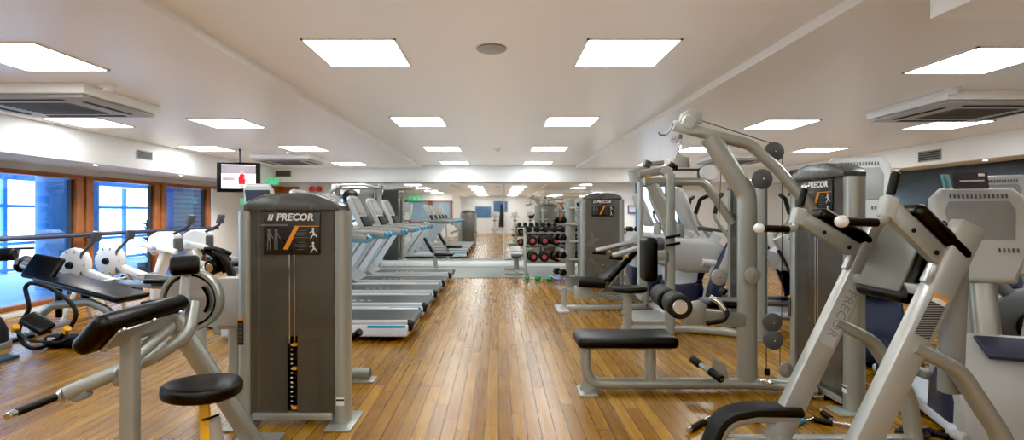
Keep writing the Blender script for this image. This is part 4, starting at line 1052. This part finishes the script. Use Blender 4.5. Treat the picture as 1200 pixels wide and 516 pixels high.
mb('silverL').bar(P(684, 350, Ye), P(684, 336, Ye), .12, .25).build('seat_support', t)
mb('silverL').bar(P(688, 352, Ye), P(706, 337, Ye), .06, .05).build('seat_strut', t)
mb('silver').bar(P(732, 322, Ye + .3), P(745, 352, Ye + .3), .05, .05).build('rear_strut', t)
mb('orange').disc(P(698, 338, Ye - .13), (0, 1, 0), .035, .04, 14).build('adjustment_knob', t)
mb('lgrey').box((P(658, 361, Ye).x, Ye, .015), (.16, .5, .03), bev=.008).build('floor_plate', t)

# ------------------------------------------------------------------ adaptive cross trainers (dark blue legs) and ellipticals
def ell(m1='lgrey', m2='navy'):
    """user faces -y; console back shows to -y"""
    t = thing('cross_trainer', 'x', 'cross trainer', (0, 0, 0), 'cross trainers on the right')
    mb('paleblue').box((0, .30, .07), (.50, 1.70, .08), bev=.03, seg=3).build('base_frame', t)
    b = mb(m1).prism([(-.62, .05), (-.66, .30), (-.52, .62), (-.36, .72), (-.22, .66), (-.10, .40), (0, .05)], T(-.22, 0, 0) @ Rz(PI / 2) @ Rx(PI / 2), .44, bev=.06, seg=3); b.build('front_shell', t)
    mb(m2).prism([(-.50, .06), (-.52, .26), (-.40, .48), (-.28, .50), (-.16, .34), (-.08, .06)], T(-.235, 0, 0) @ Rz(PI / 2) @ Rx(PI / 2), .47, bev=.02).build('side_panel', t)
    mb(m2).box((.06, -.50, .655), (.30, .24, .03), Rx(.42).to_3x3(), .012).build('shell_inset', t)
    mb('silver').tube([(0, -.34, .6), (0, -.26, 1.05), (0, -.18, 1.38)], .07, .05, up=(0, 1, 0), n=14, sq=.4).build('mast', t)
    Xc = T(0, -.20, 1.52) @ Rx(-.28)
    b = mb('lgrey', Xc).prism([(-.21, -.20), (-.245, .02), (-.235, .17), (-.18, .24), (.18, .24), (.235, .17), (.245, .02), (.21, -.20), (.14, -.46), (-.14, -.46)], T(0, .045, 0) @ Rx(PI / 2), .09, bev=.03, seg=3)
    q = b.build('console', t)
    b = mb('grey', Xc).prism([(-.15, -.16), (-.175, .06), (-.15, .13), (.15, .13), (.175, .06), (.15, -.16)], T(0, -.044, 0) @ Rx(PI / 2), .008, bev=.003)
    b.use('dgrey')
    for k in range(14): b.box((-.14 + k * .0215, -.054, .165), (.008, .006, .03))
    for s in (-1, 1):
        for k in range(5): b.box((s * .11 + (k - 2) * .022, -.054, -.235), (.008, .006, .03))
    b.build('back_cover', q)
    mb('screenoff', Xc).box((0, .05, .02), (.40, .012, .30), bev=.004).build('console_screen', q)
    for s in (-1, 1):
        mb('silverL').tube([(s * .26, -.10, .52), (s * .31, -.12, .95), (s * .30, .02, 1.28), (s * .28, .16, 1.50)], .026, .034, n=12, fil=.2).build('swing_arm', t)
        mb('rubber').tube([(s * .295, .04, 1.30), (s * .28, .155, 1.50), (s * .25, .19, 1.62)], .030, n=12, fil=.06).build('arm_grip', t)
        mb('grey').bar((s * .22, -.15, .34), (s * .22, .85, .22), .08, .07, bev=.02).build('pedal_arm', t)
        mb('dgrey').box((s * .22, .46, .32), (.17, .42, .05), bev=.02, seg=3).build('pedal', t)
        mb(m2).prism([(-.1, .0), (.14, .0), (.10, .30), (.0, .36)], T(s * .22 - .03, .9, .03) @ Rz(PI / 2) @ Rx(PI / 2), .06, bev=.015).build('rear_crank', t)
    mb('silver').tube([(-.28, -.30, 1.18), (-.12, -.30, 1.14), (.12, -.30, 1.14), (.28, -.30, 1.18)], .022, n=10, fil=.1).build('fixed_grip', t)
    return t
E0 = ell()
E0.location = (3.06, 3.36, 0); E0.scale = (1, .80, .86); E0.rotation_euler = (0, 0, math.radians(-20)); E0['label'] = 'grey cross trainer at the right edge with big console back and cards on top'
_e = E1 = ell('navy', 'paleblue'); E1.location = (3.42, 4.95, 0); E1.rotation_euler = (0, 0, math.radians(-18)); E1['label'] = ('grey cross trainer whose console rises behind the tall near right cabinet'); _e.scale = (1.1, .9, 1.07)
_e = dup(E0, (5.5, 5.6, 0), math.radians(-50), 'grey cross trainer deeper at right by the dark wall, mostly hidden by the edge console'); _e.scale = (1, 1, 1)
_e = dup(E0, (-3.32, 6.95, 0), PI, 'cross trainer whose small console peeks over the big grey cabinet at left'); _e.scale = (.85, .9, 1)
for ch in list(_e.children):
    if ch.name.split('.')[0] in ('swing_arm', 'arm_grip'): bpy.data.objects.remove(ch)
# cards on the console top
t = thing('instruction_card', 'dark and teal instruction cards standing on the right edge console', 'card', P(1128, 222, 3.2))
mb('screenoff').box(P(1137, 212, 3.15), (.17, .012, .10), (Rz(-.35) @ Rx(-.2)).to_3x3()).use('letter').box(P(1139, 212, 3.13), (.12, .004, .007), (Rz(-.35) @ Rx(-.2)).to_3x3()).box(P(1150, 205, 3.12), (.03, .004, .016), (Rz(-.35) @ Rx(-.2)).to_3x3()).build('dark_card', t)
mb('teal').box(P(1109, 213, 3.19), (.065, .012, .09), (Rz(.35) @ Rx(-.2)).to_3x3()).build('teal_card', t)

def amt():
    """tall trainer facing -x with long dark blue leg shells"""
    t = thing('stride_trainer', 'x', 'cross trainer', (0, 0, 0), 'stride trainers')
    mb('lgrey').prism([(-.52, .66), (-.58, .86), (-.44, 1.02), (.10, 1.00), (.36, .84), (.34, .62), (.0, .56), (-.3, .56)], T(0, .30, 0) @ Rx(PI / 2), .60, bev=.08, seg=3).build('upper_hood', t)
    mb('paleblue').prism([(-.44, .10), (-.46, .60), (-.10, .62), (-.14, .10)], T(0, .24, 0) @ Rx(PI / 2), .48, bev=.06, seg=3).build('body_panel', t)
    mb('navy').prism([(-.50, .03), (-.48, .42), (-.05, .46), (-.02, .03)], T(0, .26, 0) @ Rx(PI / 2), .52, bev=.06, seg=3).build('lower_panel', t)
    for s in (-1, 1):
        q = mb('navy').tube([(.0, s * .36, .10), (.05, s * .36, .36), (.16, s * .35, .66), (.30, s * .34, .92)], .05, .10, up=(1, 0, 0), n=14, fil=.5, sq=.4).build('leg_shell', t)
        mb('lgrey').tube([(.14, s * .355, .60), (.26, s * .345, .86), (.36, s * .34, 1.04)], .056, .085, up=(1, 0, 0), n=14, fil=.3, sq=.4).build('leg_cap', q)
        mb('silverL').tube([(-.10, s * .34, .10), (-.04, s * .34, .40), (.06, s * .33, .72)], .015, .035, up=(1, 0, 0), n=10, fil=.3).build('leg_trim', q)
        mb('lgrey').cyl((-.10, s * .30, .70), (.34, s * .30, .66), .055, 14).build('link_arm', t)
        mb('dgrey').box((.28, s * .20, .18), (.42, .17, .06), bev=.025, seg=3).build('pedal', t)
        mb('silver').tube([(.30, s * .33, .95), (.05, s * .33, 1.30), (.12, s * .30, 1.55)], .024, n=10, fil=.15).build('swing_arm', t)
        mb('rubber').tube([(.06, s * .325, 1.34), (.12, s * .30, 1.55), (.20, s * .22, 1.60)], .028, n=10, fil=.05).build('arm_grip', t)
    mb('paleblue').box((-.05, 0, .045), (1.15, .66, .07), bev=.025).build('base_frame', t)
    Xc = T(-.24, 0, 1.42) @ Ry(-.40)
    mb('lgrey', Xc).prism([(-.20, -.32), (.20, -.32), (.24, .08), (.22, .24), (.15, .30), (-.15, .30), (-.22, .24), (-.24, .08)], Ry(PI / 2) @ Rz(PI / 2) @ T(0, 0, -.04), .08, bev=.025, seg=3).build('console', t)
    mb('screenoff', Xc).box((.048, 0, .08), (.012, .34, .26), bev=.004).build('console_screen', t)
    mb('dgrey').tube([(.28, -.28, 1.10), (-.1, -.26, 1.16), (-.1, .26, 1.16), (.28, .28, 1.10)], .022, n=10, fil=.1).build('fixed_grip', t)
    mb('silver').box((-.28, 0, 1.05), (.10, .14, .30), bev=.03).build('mast', t)
    return t
A0 = amt()
A0.location = (2.76, 7.0, 0); A0['label'] = 'blue and grey stride trainer left of the second black placard cabinet'
dup(A0, (2.78, 8.05, 0), 0, 'blue and grey stride trainer, second from the front behind the chest pad')
dup(A0, (2.80, 9.1, 0), 0, 'blue and grey stride trainer, farthest of the row near the blue door')
dup(A0, (4.0, 6.75, 0), math.radians(165), 'blue and grey stride trainer seen between the two tall cabinets')

# ------------------------------------------------------------------ exercise bike with big dark wheel at the right edge
t = thing('exercise_bike', 'dark exercise bike with round black wheel cover at the right edge', 'exercise bike', (3.55, 3.55, 0))
BK = t
mb('dgrey').lathe([(0, -.10), (.20, -.10), (.27, -.05), (.27, .05), (.20, .10), (0, .10)], (3.72, 3.42, .46), (-.55, -.8, 0), 32).build('wheel_cover', t)
mb('yellow').disc((3.61, 3.30, .47), (-.55, -.8, 0), .014, .01, 10).build('wheel_badge', t)
mb('black').lathe([(0, -.06), (.13, -.06), (.16, -.02), (.16, .02), (0, .05)], (3.62, 3.27, .42), (-.55, -.8, 0), 28).build('crank_disc', t)
mb('dgrey').tube([(3.62, 3.5, .62), (3.5, 3.6, .80), (3.35, 3.55, 1.05)], .06, .05, n=14, fil=.1).build('handle_stem', t)
mb('silver').tube([(3.1, 3.42, 1.06), (3.35, 3.5, 1.07), (3.6, 3.45, 1.08), (3.7, 3.25, 1.12)], .028, n=12, fil=.1).build('handlebar', t)
mb('black').prism([(.14 * math.cos(a), .11 * math.sin(a)) for a in [2 * PI * k / 20 for k in range(20)]], T(3.98, 3.72, .90), .06, bev=.02).build('saddle', t)
mb('silver').tube([(3.98, 3.72, .92), (3.86, 3.6, .4)], .03, n=12).build('saddle_post', t)
mb('silver').bar((3.4, 3.1, .04), (4.1, 3.95, .04), .08, .06).build('floor_beam', t)
mb('silver').bar((3.3, 3.35, .03), (3.65, 3.0, .03), .06, .05).build('floor_bar', t)
mb('silver').bar((3.9, 4.1, .03), (4.3, 3.8, .03), .06, .05).build('floor_bar', t)

BK.location = (4.30, 4.38, 0)
# ------------------------------------------------------------------ back of the gym: cable tower, benches, dumbbells
t = thing('functional_trainer', 'tall cable tower with silver arches and dark back panel near the mirror', 'weight machine', (-3.1, 11.5, 0))
mb('dgrey').box((-2.95, 11.72, 1.02), (.42, .06, 1.98), bev=.02).build('dark_back_panel', t)
mb('shroudD').box((-2.95, 11.50, .95), (.36, .34, 1.7), bev=.03).build('weight_cover', t)
for x in (-3.62, -2.68): mb('silver').tube([(x, 11.5, .05), (x, 11.5, 1.75), (x + .05, 11.45, 1.97)], .05, .06, n=14, sq=.4, fil=.1).build('column', t)
mb('silver').tube([(-3.75, 11.40, 1.80), (-3.5, 11.38, 1.97), (-3.0, 11.36, 1.98), (-2.62, 11.4, 1.90)], .032, n=12, fil=.2).build('top_arch', t)
mb('silverL').tube([(-3.55, 11.5, 1.92), (-2.7, 11.5, 1.92)], .04, n=12).build('top_beam', t)
for x in (-3.62, -2.68): mb('grey').box((x, 11.42, 1.35), (.12, .12, .16), bev=.02).build('pulley_carriage', t)
mb('silver').box((-3.15, 11.5, .03), (1.2, .5, .06), bev=.015).build('base', t)
b = mb('black').ball((-3.30, 11.45, 1.72), .19, (1, .5, .85)).build('top_cover', t)
t = thing('exercise_screen', 'small black box with lit blue screen beside the big grey cabinet top', 'screen', P(397, 240, 6.6))
mb('dgrey').box(P(397, 240, 11.9), (.32, .08, .40), bev=.02).build('casing', t)
mb('screenblue').box(P(397, 238, 11.84), (.19, .01, .19)).build('display', t)
mb('silver').tube([P(397, 246, 11.9), P(397, 246, 11.9) * 1, Vector((P(397, 246, 11.9).x, 11.9, 0.0))], .03, n=10).build('stand', t)

# black adjustable bench with raised backrest near the mirror
t = thing('adjustable_bench', 'black bench with upright backrest standing behind the farthest treadmill', 'bench', (-1.5, 11.7, 0))
mb('black').bar((-1.46, 11.55, .46), (-1.66, 11.55, .80), .28, .07, up=(1, 0, .5), bev=.03).build('backrest', t)
mb('black').box((-1.22, 11.55, .42), (.42, .28, .07), bev=.03, seg=3).build('seat', t)
mb('silverL').tube([(-1.44, 11.55, .50), (-1.40, 11.55, .04)], .035, .045, n=12, sq=.4).build('post', t)
mb('silver').bar((-1.75, 11.55, .04), (-1.0, 11.55, .04), .06, .06).build('base_beam', t)
for x in (-1.72, -1.02): mb('rubber').bar((x, 11.33, .03), (x, 11.77, .03), .05, .05).build('foot', t)
# grey utility bench beside the rack
t = thing('utility_bench', 'grey topped utility bench standing on the mat left of the dumbbell rack', 'bench', (.36, 11.6, 0))
mb('grey').box((.40, 11.35, .44), (.27, .50, .07), bev=.03, seg=3).build('seat_pad', t)
mb('grey').box((.40, 11.95, .50), (.25, .66, .07), Rx(.12).to_3x3(), .03, 3).build('back_pad', t)
mb('dgrey').box((.40, 11.35, .39), (.20, .40, .03), bev=.006).build('pad_board', t)
mb('silver').tube([(.40, 11.5, .40), (.40, 11.5, .05)], .05, .06, n=12, sq=.5).build('post', t)
mb('silver').bar((.40, 11.1, .05), (.40, 12.2, .05), .07, .06).build('base_beam', t)
for y in (11.12, 12.18): mb('silver').bar((.14, y, .03), (.66, y, .03), .06, .05).build('foot', t)

# dumbbell rack along the mirror
RY = 10.55
t = thing('dumbbell_rack', 'long three tier dumbbell rack in front of the mirror at right', 'rack', (1.75, RY, 0))
for x in (.54, 1.75, 2.96):
    mb('silver').tube([(x, RY - .28, .0), (x, RY - .20, .72), (x, RY + .02, 1.00)], .045, .03, up=(1, 0, 0), n=12, sq=.6, fil=.1).build('end_frame', t)
    mb('silver').bar((x, RY - .32, .02), (x, RY + .28, .02), .08, .04).build('foot', t)
tiers = [(RY - .24, .385), (RY - .13, .70), (RY + .06, .955)]
for (y, z) in tiers: mb('dgrey').box((1.75, y, z - .012), (2.42, .26, .022), Rx(.12).to_3x3(), .004).use('grey').box((1.75, y - .13, z + .0), (2.42, .015, .04)).build('shelf', t)

def dumbbell(r, L, style):
    """axis along y, resting height r"""
    t = thing('dumbbell', 'x', 'dumbbell', (0, 0, 0), 'dumbbells')
    mb('chrome').cyl((0, -L / 2, r), (0, L / 2, r), .015, 10).build('handle', t)
    for s in (-1, 1):
        if style == 'round':
            h = mb('rubber').lathe([(0, 0), (r * .8, 0), (r, .02), (r, .08), (r * .8, .10), (0, .10)], (0, s * L * .24, r), (0, s, 0), 22).build('head', t)
            mb('pinkred').disc((0, s * (L * .24 + .101), r), (0, s, 0), r * .48, .004, 18).build('red_disc', h)
        else:
            m = {'hex': 'rubber', 'green': 'green', 'violet': 'violet'}[style]
            mb(m).lathe([(0, 0), (r * .75, 0), (r * 1.05, .015), (r * 1.05, .075), (r * .75, .09), (0, .09)], (0, s * L * .24, r), (0, s, 0), 6).build('head', t)
    return t
DR = dumbbell(.098, .36, 'round'); DH = dumbbell(.062, .30, 'hex')
used = {'r': 0, 'h': 0}
num = ['first', 'second', 'third', 'fourth', 'fifth', 'sixth', 'seventh', 'eighth', 'ninth', 'tenth', 'eleventh', 'twelfth', 'thirteenth', 'fourteenth']
def put(kind, loc, rz, lab, group):
    src = DR if kind == 'r' else DH
    if not used[kind]:
        used[kind] = 1; src.location = loc; src.rotation_euler = (0, 0, rz); src['label'] = lab; src['group'] = group
    else: dup(src, loc, rz, lab, group)
for k in range(10): put('r', (.68 + k * .235, tiers[0][0], tiers[0][1]), random.uniform(-.12, .12), '%s red ended round dumbbell from the left on the lowest rack tier' % num[k], 'round dumbbells on the rack')
for k in range(10): put('r', (.68 + k * .235, tiers[1][0], tiers[1][1]), random.uniform(-.12, .12), '%s red ended round dumbbell from the left on the middle rack tier' % num[k], 'round dumbbells on the rack')
for k in range(14): put('h', (.62 + k * .175, tiers[2][0], tiers[2][1]), random.uniform(-.08, .08), '%s small black dumbbell from the left on the top rack tier' % num[k], 'small dumbbells on the top tier')
# vertical dumbbell tree
VX_, VYY = 1.27, 9.05
t = thing('dumbbell_tree', 'vertical silver rack with black dumbbells between the long rack and grey cabinet', 'rack', (VX_, VYY, 0))
mb('silver').tube([(VX_, VYY, 0), (VX_, VYY, 1.60)], .085, .05, up=(0, 1, 0), n=16, sq=.5).build('post', t)
mb('silverL').tube([(VX_ + .17, VYY + .05, .06), (VX_ + .17, VYY + .05, 1.45)], .035, n=12).build('side_tube', t)
mb('silver').box((VX_ + .05, VYY, .02), (.56, .5, .04), bev=.01).build('base', t)
for z in (.24, .54, .85, 1.15, 1.44): mb('silverL').bar((VX_ - .02, VYY - .06, z), (VX_ + .34, VYY - .06, z), .12, .035, bev=.006).build('shelf', t)
for k, z in enumerate((.24, .54, .85, 1.15)):
    mb('silver').bar((VX_ - .20, VYY - .02, z), (VX_ - .02, VYY - .02, z), .14, .03).build('dumbbell_arm', t)
    put('h', (VX_ - .19, VYY - .05, z + .016), .35, '%s black round dumbbell up the left side of the vertical rack' % num[k], 'dumbbells on the vertical rack')
# light dumbbells on the planks
for k, (px, st) in enumerate(((624, 'green'), (637, 'green'), (650, 'violet'), (658, 'violet'))):
    d = dumbbell(.05, .26, st); p = P(px, 329, 10.2); d.location = (p.x, 10.22 - .05 * (k % 2), 0); d.rotation_euler = (0, 0, 1.2 if st == 'green' else .9)
    d['label'] = ['left green vinyl dumbbell on the planks under the rack', 'right green vinyl dumbbell on the planks under the rack', 'left blue violet dumbbell on the floor beside the vertical rack', 'right blue violet dumbbell on the floor beside the vertical rack'][k]
    d['group'] = 'light dumbbells on the floor'

# ------------------------------------------------------------------ end of the room behind the viewpoint, seen in the mirror
def upright_bike():
    t = thing('upright_bike', 'x', 'exercise bike', (0, 0, 0), 'upright bikes on the rear wall')
    mb('lgrey').prism([(-.30, .10), (-.34, .42), (-.20, .56), (.18, .52), (.32, .34), (.30, .10)], T(0, .12, 0) @ Rx(PI / 2), .24, bev=.04, seg=3).build('body_shell', t)
    mb('silverL').tube([(-.24, 0, .5), (-.30, 0, 1.15)], .06, .05, n=12, sq=.3).build('mast', t)
    mb('lgrey').box((-.32, 0, 1.30), (.09, .36, .30), Ry(-.4).to_3x3(), .03, 3).build('console', t)
    mb('grey').tube([(-.1, -.26, 1.16), (-.32, -.2, 1.08), (-.32, .2, 1.08), (-.1, .26, 1.16)], .022, n=10, fil=.06).build('handlebar', t)
    mb('silverL').tube([(.18, 0, .45), (.26, 0, .86)], .035, n=12).build('seat_post', t)
    mb('black').prism([(.14 * math.cos(a), .12 * math.sin(a)) for a in [2 * PI * k / 20 for k in range(20)]], T(.26, 0, .86), .07, bev=.025).build('saddle', t)
    mb('dgrey').disc((0, 0, .30), (0, 1, 0), .12, .30).build('crank_cover', t)
    for s in (-1, 1): mb('black').box((s * .14, s * .22, .30), (.16, .10, .03), bev=.01).build('pedal', t)
    for x in (-.42, .42): mb('silverL').bar((x, -.26, .05), (x, .26, .05), .08, .08).build('floor_bar', t)
    return t
UB = upright_bike()
for k, x in enumerate((-.22, 1.05, 2.02)):
    lab = ['first upright bike from the left on the rear wall, seen in the mirror', 'middle upright bike on the rear wall, seen in the mirror', 'last upright bike nearest the brown rear doors, seen in the mirror'][k]
    if k == 0: UB.location = (x, -6.6, 0); UB.rotation_euler = (0, 0, PI / 2); UB['label'] = lab
    else: dup(UB, (x, -6.6, 0), PI / 2, lab)
b = mb('cloth').tube([(.22, YF + .10, 1.95), (.24, YF + .10, 1.5), (.22, YF + .12, .45)], .14, .06, up=(0, 1, 0), n=12, taper=(.5, 1.4))
tag(b.build('hanging_coat'), 'long black coat hanging on the rear wall, seen in the mirror', 'coat')
# ------------------------------------------------------------------ camera, world, colour
cd = bpy.data.cameras.new('camera'); cam = bpy.data.objects.new('camera', cd); COL.objects.link(cam)
cam.location = (0, 0, CAMZ); cam.rotation_euler = (PI / 2, 0, 0)
cd.sensor_fit = 'HORIZONTAL'; cd.sensor_width = 36; cd.lens = 18.0
cd.shift_x = (600 - VX) / 1200; cd.shift_y = -(258 - VY) / 1200
cd.clip_start = .05; cd.clip_end = 200
SC.camera = cam
w = bpy.data.worlds.new('daylight'); SC.world = w; w.use_nodes = True
bg = w.node_tree.nodes['Background']
bg.inputs[0].default_value = (.80, .90, 1.0, 1); bg.inputs[1].default_value = 1.2
SC.view_settings.view_transform = 'Standard'
SC.view_settings.look = 'None'
SC.view_settings.exposure = 0.58
SC.view_settings.use_white_balance = True
SC.view_settings.white_balance_temperature = 6150
SC.view_settings.use_curve_mapping = True
SC.view_settings.curve_mapping.black_level = (.006, .006, .006)
SC.view_settings.curve_mapping.update()
SC.view_settings.gamma = 1.0
# added area lamps facing up to brighten the ceiling; the room has no such fixtures
for (x, y, sx, sy, e) in ((0, 3.5, 3.4, 6, 44), (0, 9.5, 3.4, 6, 50), (-3.7, 4.5, 3.2, 8, 38), (4.4, 4.5, 4.2, 8, 38), (-3.7, 10.5, 3.2, 4, 25), (4.4, 10.5, 4.2, 4, 30), (0.6, -4, 10, 7, 170)):
    l = bpy.data.lights.new('ceiling_fill', 'AREA'); l.shape = 'RECTANGLE'; l.size = sx; l.size_y = sy; l.energy = e * .27; l.color = (.99, .98, .94)
    o = bpy.data.objects.new('ceiling_fill', l); COL.objects.link(o); o.location = (x, y, 1.95); o.rotation_euler = (PI, 0, 0)
